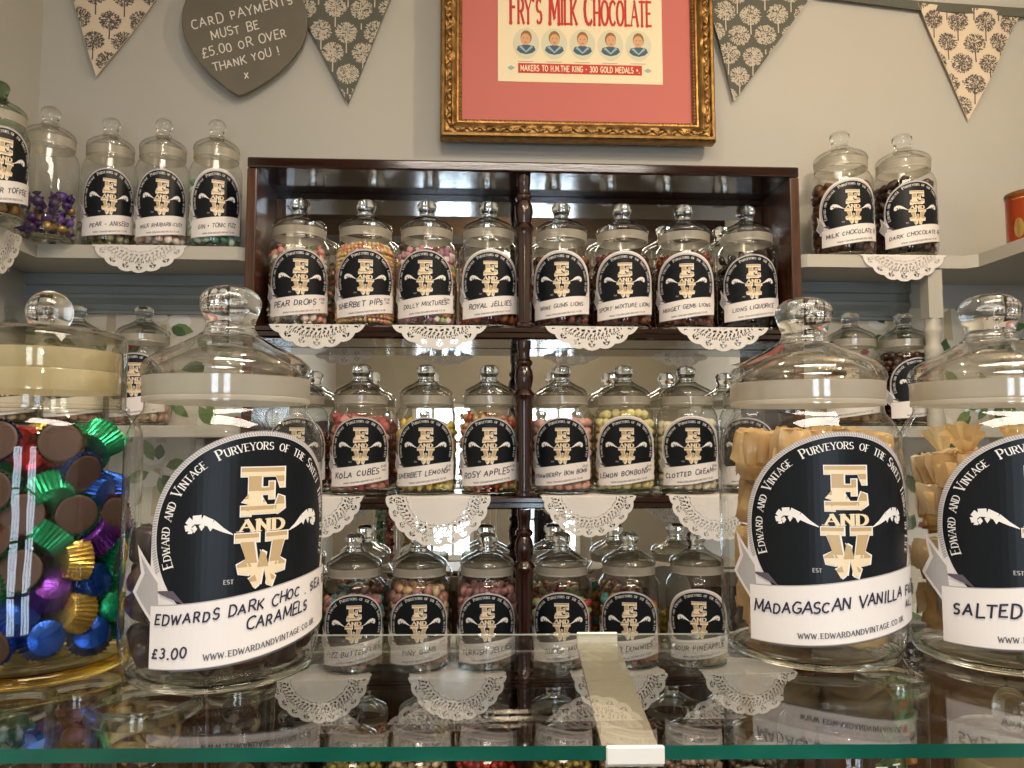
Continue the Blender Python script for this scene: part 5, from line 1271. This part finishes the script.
gm = [candy('lime_a', (.05,.30,.13), .25, coat=.5), candy('lime_b', (.40,.52,.38), .3), candy('lime_c', (.03,.18,.08), .25)]
o, h = tub(-2, .60, .036, HZ-.020, 'clear tub of green sweets under the counter glass below the foil cups'); heap(o, h, .036, 'green and white wrapped sweets in the tub under the counter glass', [(twisted(500+i, .013, .008), m) for i, m in enumerate(gm)], 60, 510)
rm = [candy('rosered_a', (.30,.06,.06), .25, coat=.4), candy('rosered_b', (.42,.16,.14), .3), candy('rosered_c', (.20,.03,.04), .25)]
o, h = tub(82, .655, .0265, HZ-.026, 'narrow clear tub of dark pink sweets under the counter glass'); heap(o, h, .0285, 'dark pink sweets in the narrow tub under the counter glass', [(blob(520+i, .009, .009, .008, .2), m) for i, m in enumerate(rm)], 40, 521)
# caramel coloured ribbons of toffee
M['caramel'] = candy('caramel_ribbon', (.48,.28,.09), .3, coat=.4); M['caramel2'] = candy('cream_ribbon', (.66,.50,.26), .35)
def ribbon_curl(seed):
    rnd = random.Random(seed); mb = MB(); rows = []; R_ = rnd.uniform(.012, .018); n = 26; a0 = rnd.uniform(0, 6)
    for i in range(n+1):
        f = i/n; a = a0+f*rnd.uniform(4.0, 4.2); rows.append([(R_*cos(a)*(1+dx), R_*sin(a)*(1+dx), f*.008+dz) for dx, dz in ((-.08, -.004), (.08, -.004), (.08, .004), (-.08, .004))])
    mb.grid(rows, 0, True, True); return [Vector(p) for p in mb.v], mb.f
o, h = tub(144, .600, .0385, HZ-.020, 'clear tub of curled caramel ribbons under the counter glass'); heap(o, h, .026, 'curled caramel ribbons in the tub under the counter glass', [(ribbon_curl(530+i), M['caramel' if i % 2 else 'caramel2']) for i in range(6)], 34, 531)
nm = [candy('nut_a', (.10,.055,.03), .4), candy('nut_b', (.36,.26,.16), .4), candy('nut_c', (.05,.028,.018), .35)]
o, h = tub(240, .655, .0270, HZ-.026, 'clear tub of brown and beige nut sweets under the caramels jar'); heap(o, h, .0285, 'brown and beige nut sweets in the tub under the caramels jar', [(blob(540+i, .0075, .0052, .0052, .2), m) for i, m in enumerate(nm)], 90, 541)
# dark jar of liquorice with white pen writing on its side
x = atY(838, 720, .600).x
o = thing('liquorice_jar', 'dark jar with white pen writing HARD LIQUORICE 50p under the counter glass', 'jar', (x, .600, ZI+.0006))
ob('wall', lathe_mesh('wall', [(0,.001),(.040,.001),(.043,0),(.046,.006),(.046,.262),(.043,.276),(.036,.284)], M['plastic'], 64, 40), o)
ob('lid', lathe_mesh('lid', [(.036,.2845),(.0395,.2845),(.0395,.298),(.0375,.3005),(0,.3005)], M['dark'], 48, 40), o)
mb = MB()
for t_, v0, s_ in (('HARD', .020, .0085), ('LIQUORICE', .005, .0085), ('50P', -.012, .0085)):
    polys, W = hand_polys(t_, s_, .0012, 5, .2)
    for p in polys: cyl_poly(mb, [((v0+v)*.0705/.046, .262-u) for u, v in p], .0705+.0008, 0)
mb.v = [(x_*.0465/.0713, y_*.0465/.0713, z_) for x_, y_, z_ in mb.v]
ob('lettering', mb.mesh('lettering', [M['chalk']]), o)
mb = MB(); rnd = random.Random(9)
for k in range(46):
    rr = .036*sqrt(rnd.random()); a = rnd.random()*6.28
    mb.merge(*rod(.0038, .20), Matrix.Translation((rr*cos(a), rr*sin(a), .122)) @ Matrix.Rotation(rnd.uniform(-.04, .04), 4, 'X'), 0)
tag(ob('liquorice_sticks', mb.mesh('liquorice_sticks', [candy('stick', (.018,.014,.011), .35)]), None, o.location), 'black liquorice sticks inside the jar with white pen writing', 'sweets', None, 'stuff')
om = [candy('spear_a', (.10,.24,.05), .3), candy('spear_b', (.46,.19,.03), .3), candy('spear_c', (.22,.36,.10), .3)]
o, h = tub(893, .645, .0275, HZ-.026, 'clear tub of green and orange sweets under the SALTED fudge jar'); heap(o, h, .0275, 'green and orange stick sweets in the tub under the SALTED jar', [(rod(.003, .03), m) for m in om], 60, 551)
x = atY(1010, 700, .600).x
o = thing('sweet_jar', 'ball-knob jar with cream seal standing under the counter glass', 'jar', (x, .600, ZI+.0006)); o.scale = (.78, .78, 1.055)
ob('glass_body', lathe_mesh('glass_body', BODY0, M['jar'], 64), o); ob('base', lathe_mesh('base', BASE0, M['base'], 64), o); ob('lid', lathe_mesh('lid', LID0, M['lid_thin'], 64, 40), o)
ob('knob', lathe_mesh('knob', pk, M['lid'], 48), o); ob('seal', lathe_mesh('seal', [(.0500,.2060),(.0512,.2060),(.0514,.2370),(.0500,.2370),(.0500,.2060)], M['seal_cream'], 64, 30), o)

# ------------------------------------------------------------------ light
def area(name, loc, rot, sx, sy, energy, col):
    l = bpy.data.lights.new(name, 'AREA'); l.shape = 'RECTANGLE'; l.size = sx; l.size_y = sy; l.energy = energy; l.color = col
    o = bpy.data.objects.new(name, l); COL.objects.link(o); o.location = loc; o.rotation_euler = rot; return o
for x0, x1, z0, z1 in WINS:
    area('daylight', ((x0+x1)/2, YB-.115, (z0+z1)/2), (radians(90), 0, 0), x1-x0, z1-z0, 15, (0.70, 0.85, 1.0))
def bulb(loc, energy, col=(1.0, 0.79, 0.55), r=.035):
    l = bpy.data.lights.new('ceiling_bulb', 'POINT'); l.energy = energy; l.color = col; l.shadow_soft_size = r
    o = bpy.data.objects.new('ceiling_bulb', l); COL.objects.link(o); o.location = loc; return o
bulb((.95, .85, 2.50), 16); bulb((-.05, .75, 2.50), 7); bulb((0.2, -.85, 2.42), 14); bulb((0.6, -1.7, 2.42), 8)
area('overhead_fill', (.25, -.15, 2.70), (0, 0, 0), 1.2, .6, 30, (1.0, .90, .78))  # unseen fill light, added above the counter to brighten the jars
w = bpy.data.worlds.new('world'); SC.world = w; w.use_nodes = True
w.node_tree.nodes['Background'].inputs['Color'].default_value = (0.75, 0.85, 1.0, 1); w.node_tree.nodes['Background'].inputs['Strength'].default_value = 0.8
SC.view_settings.view_transform = 'Standard'; SC.view_settings.look = 'None'; SC.view_settings.gamma = 1; SC.view_settings.use_curve_mapping = False
SC.view_settings.exposure = 0.5
SC.cycles.max_bounces = 24; SC.cycles.transmission_bounces = 18; SC.cycles.transparent_max_bounces = 48; SC.cycles.glossy_bounces = 8; SC.cycles.diffuse_bounces = 4
SC.cycles.sample_clamp_indirect = 6.0; SC.cycles.use_denoising = True
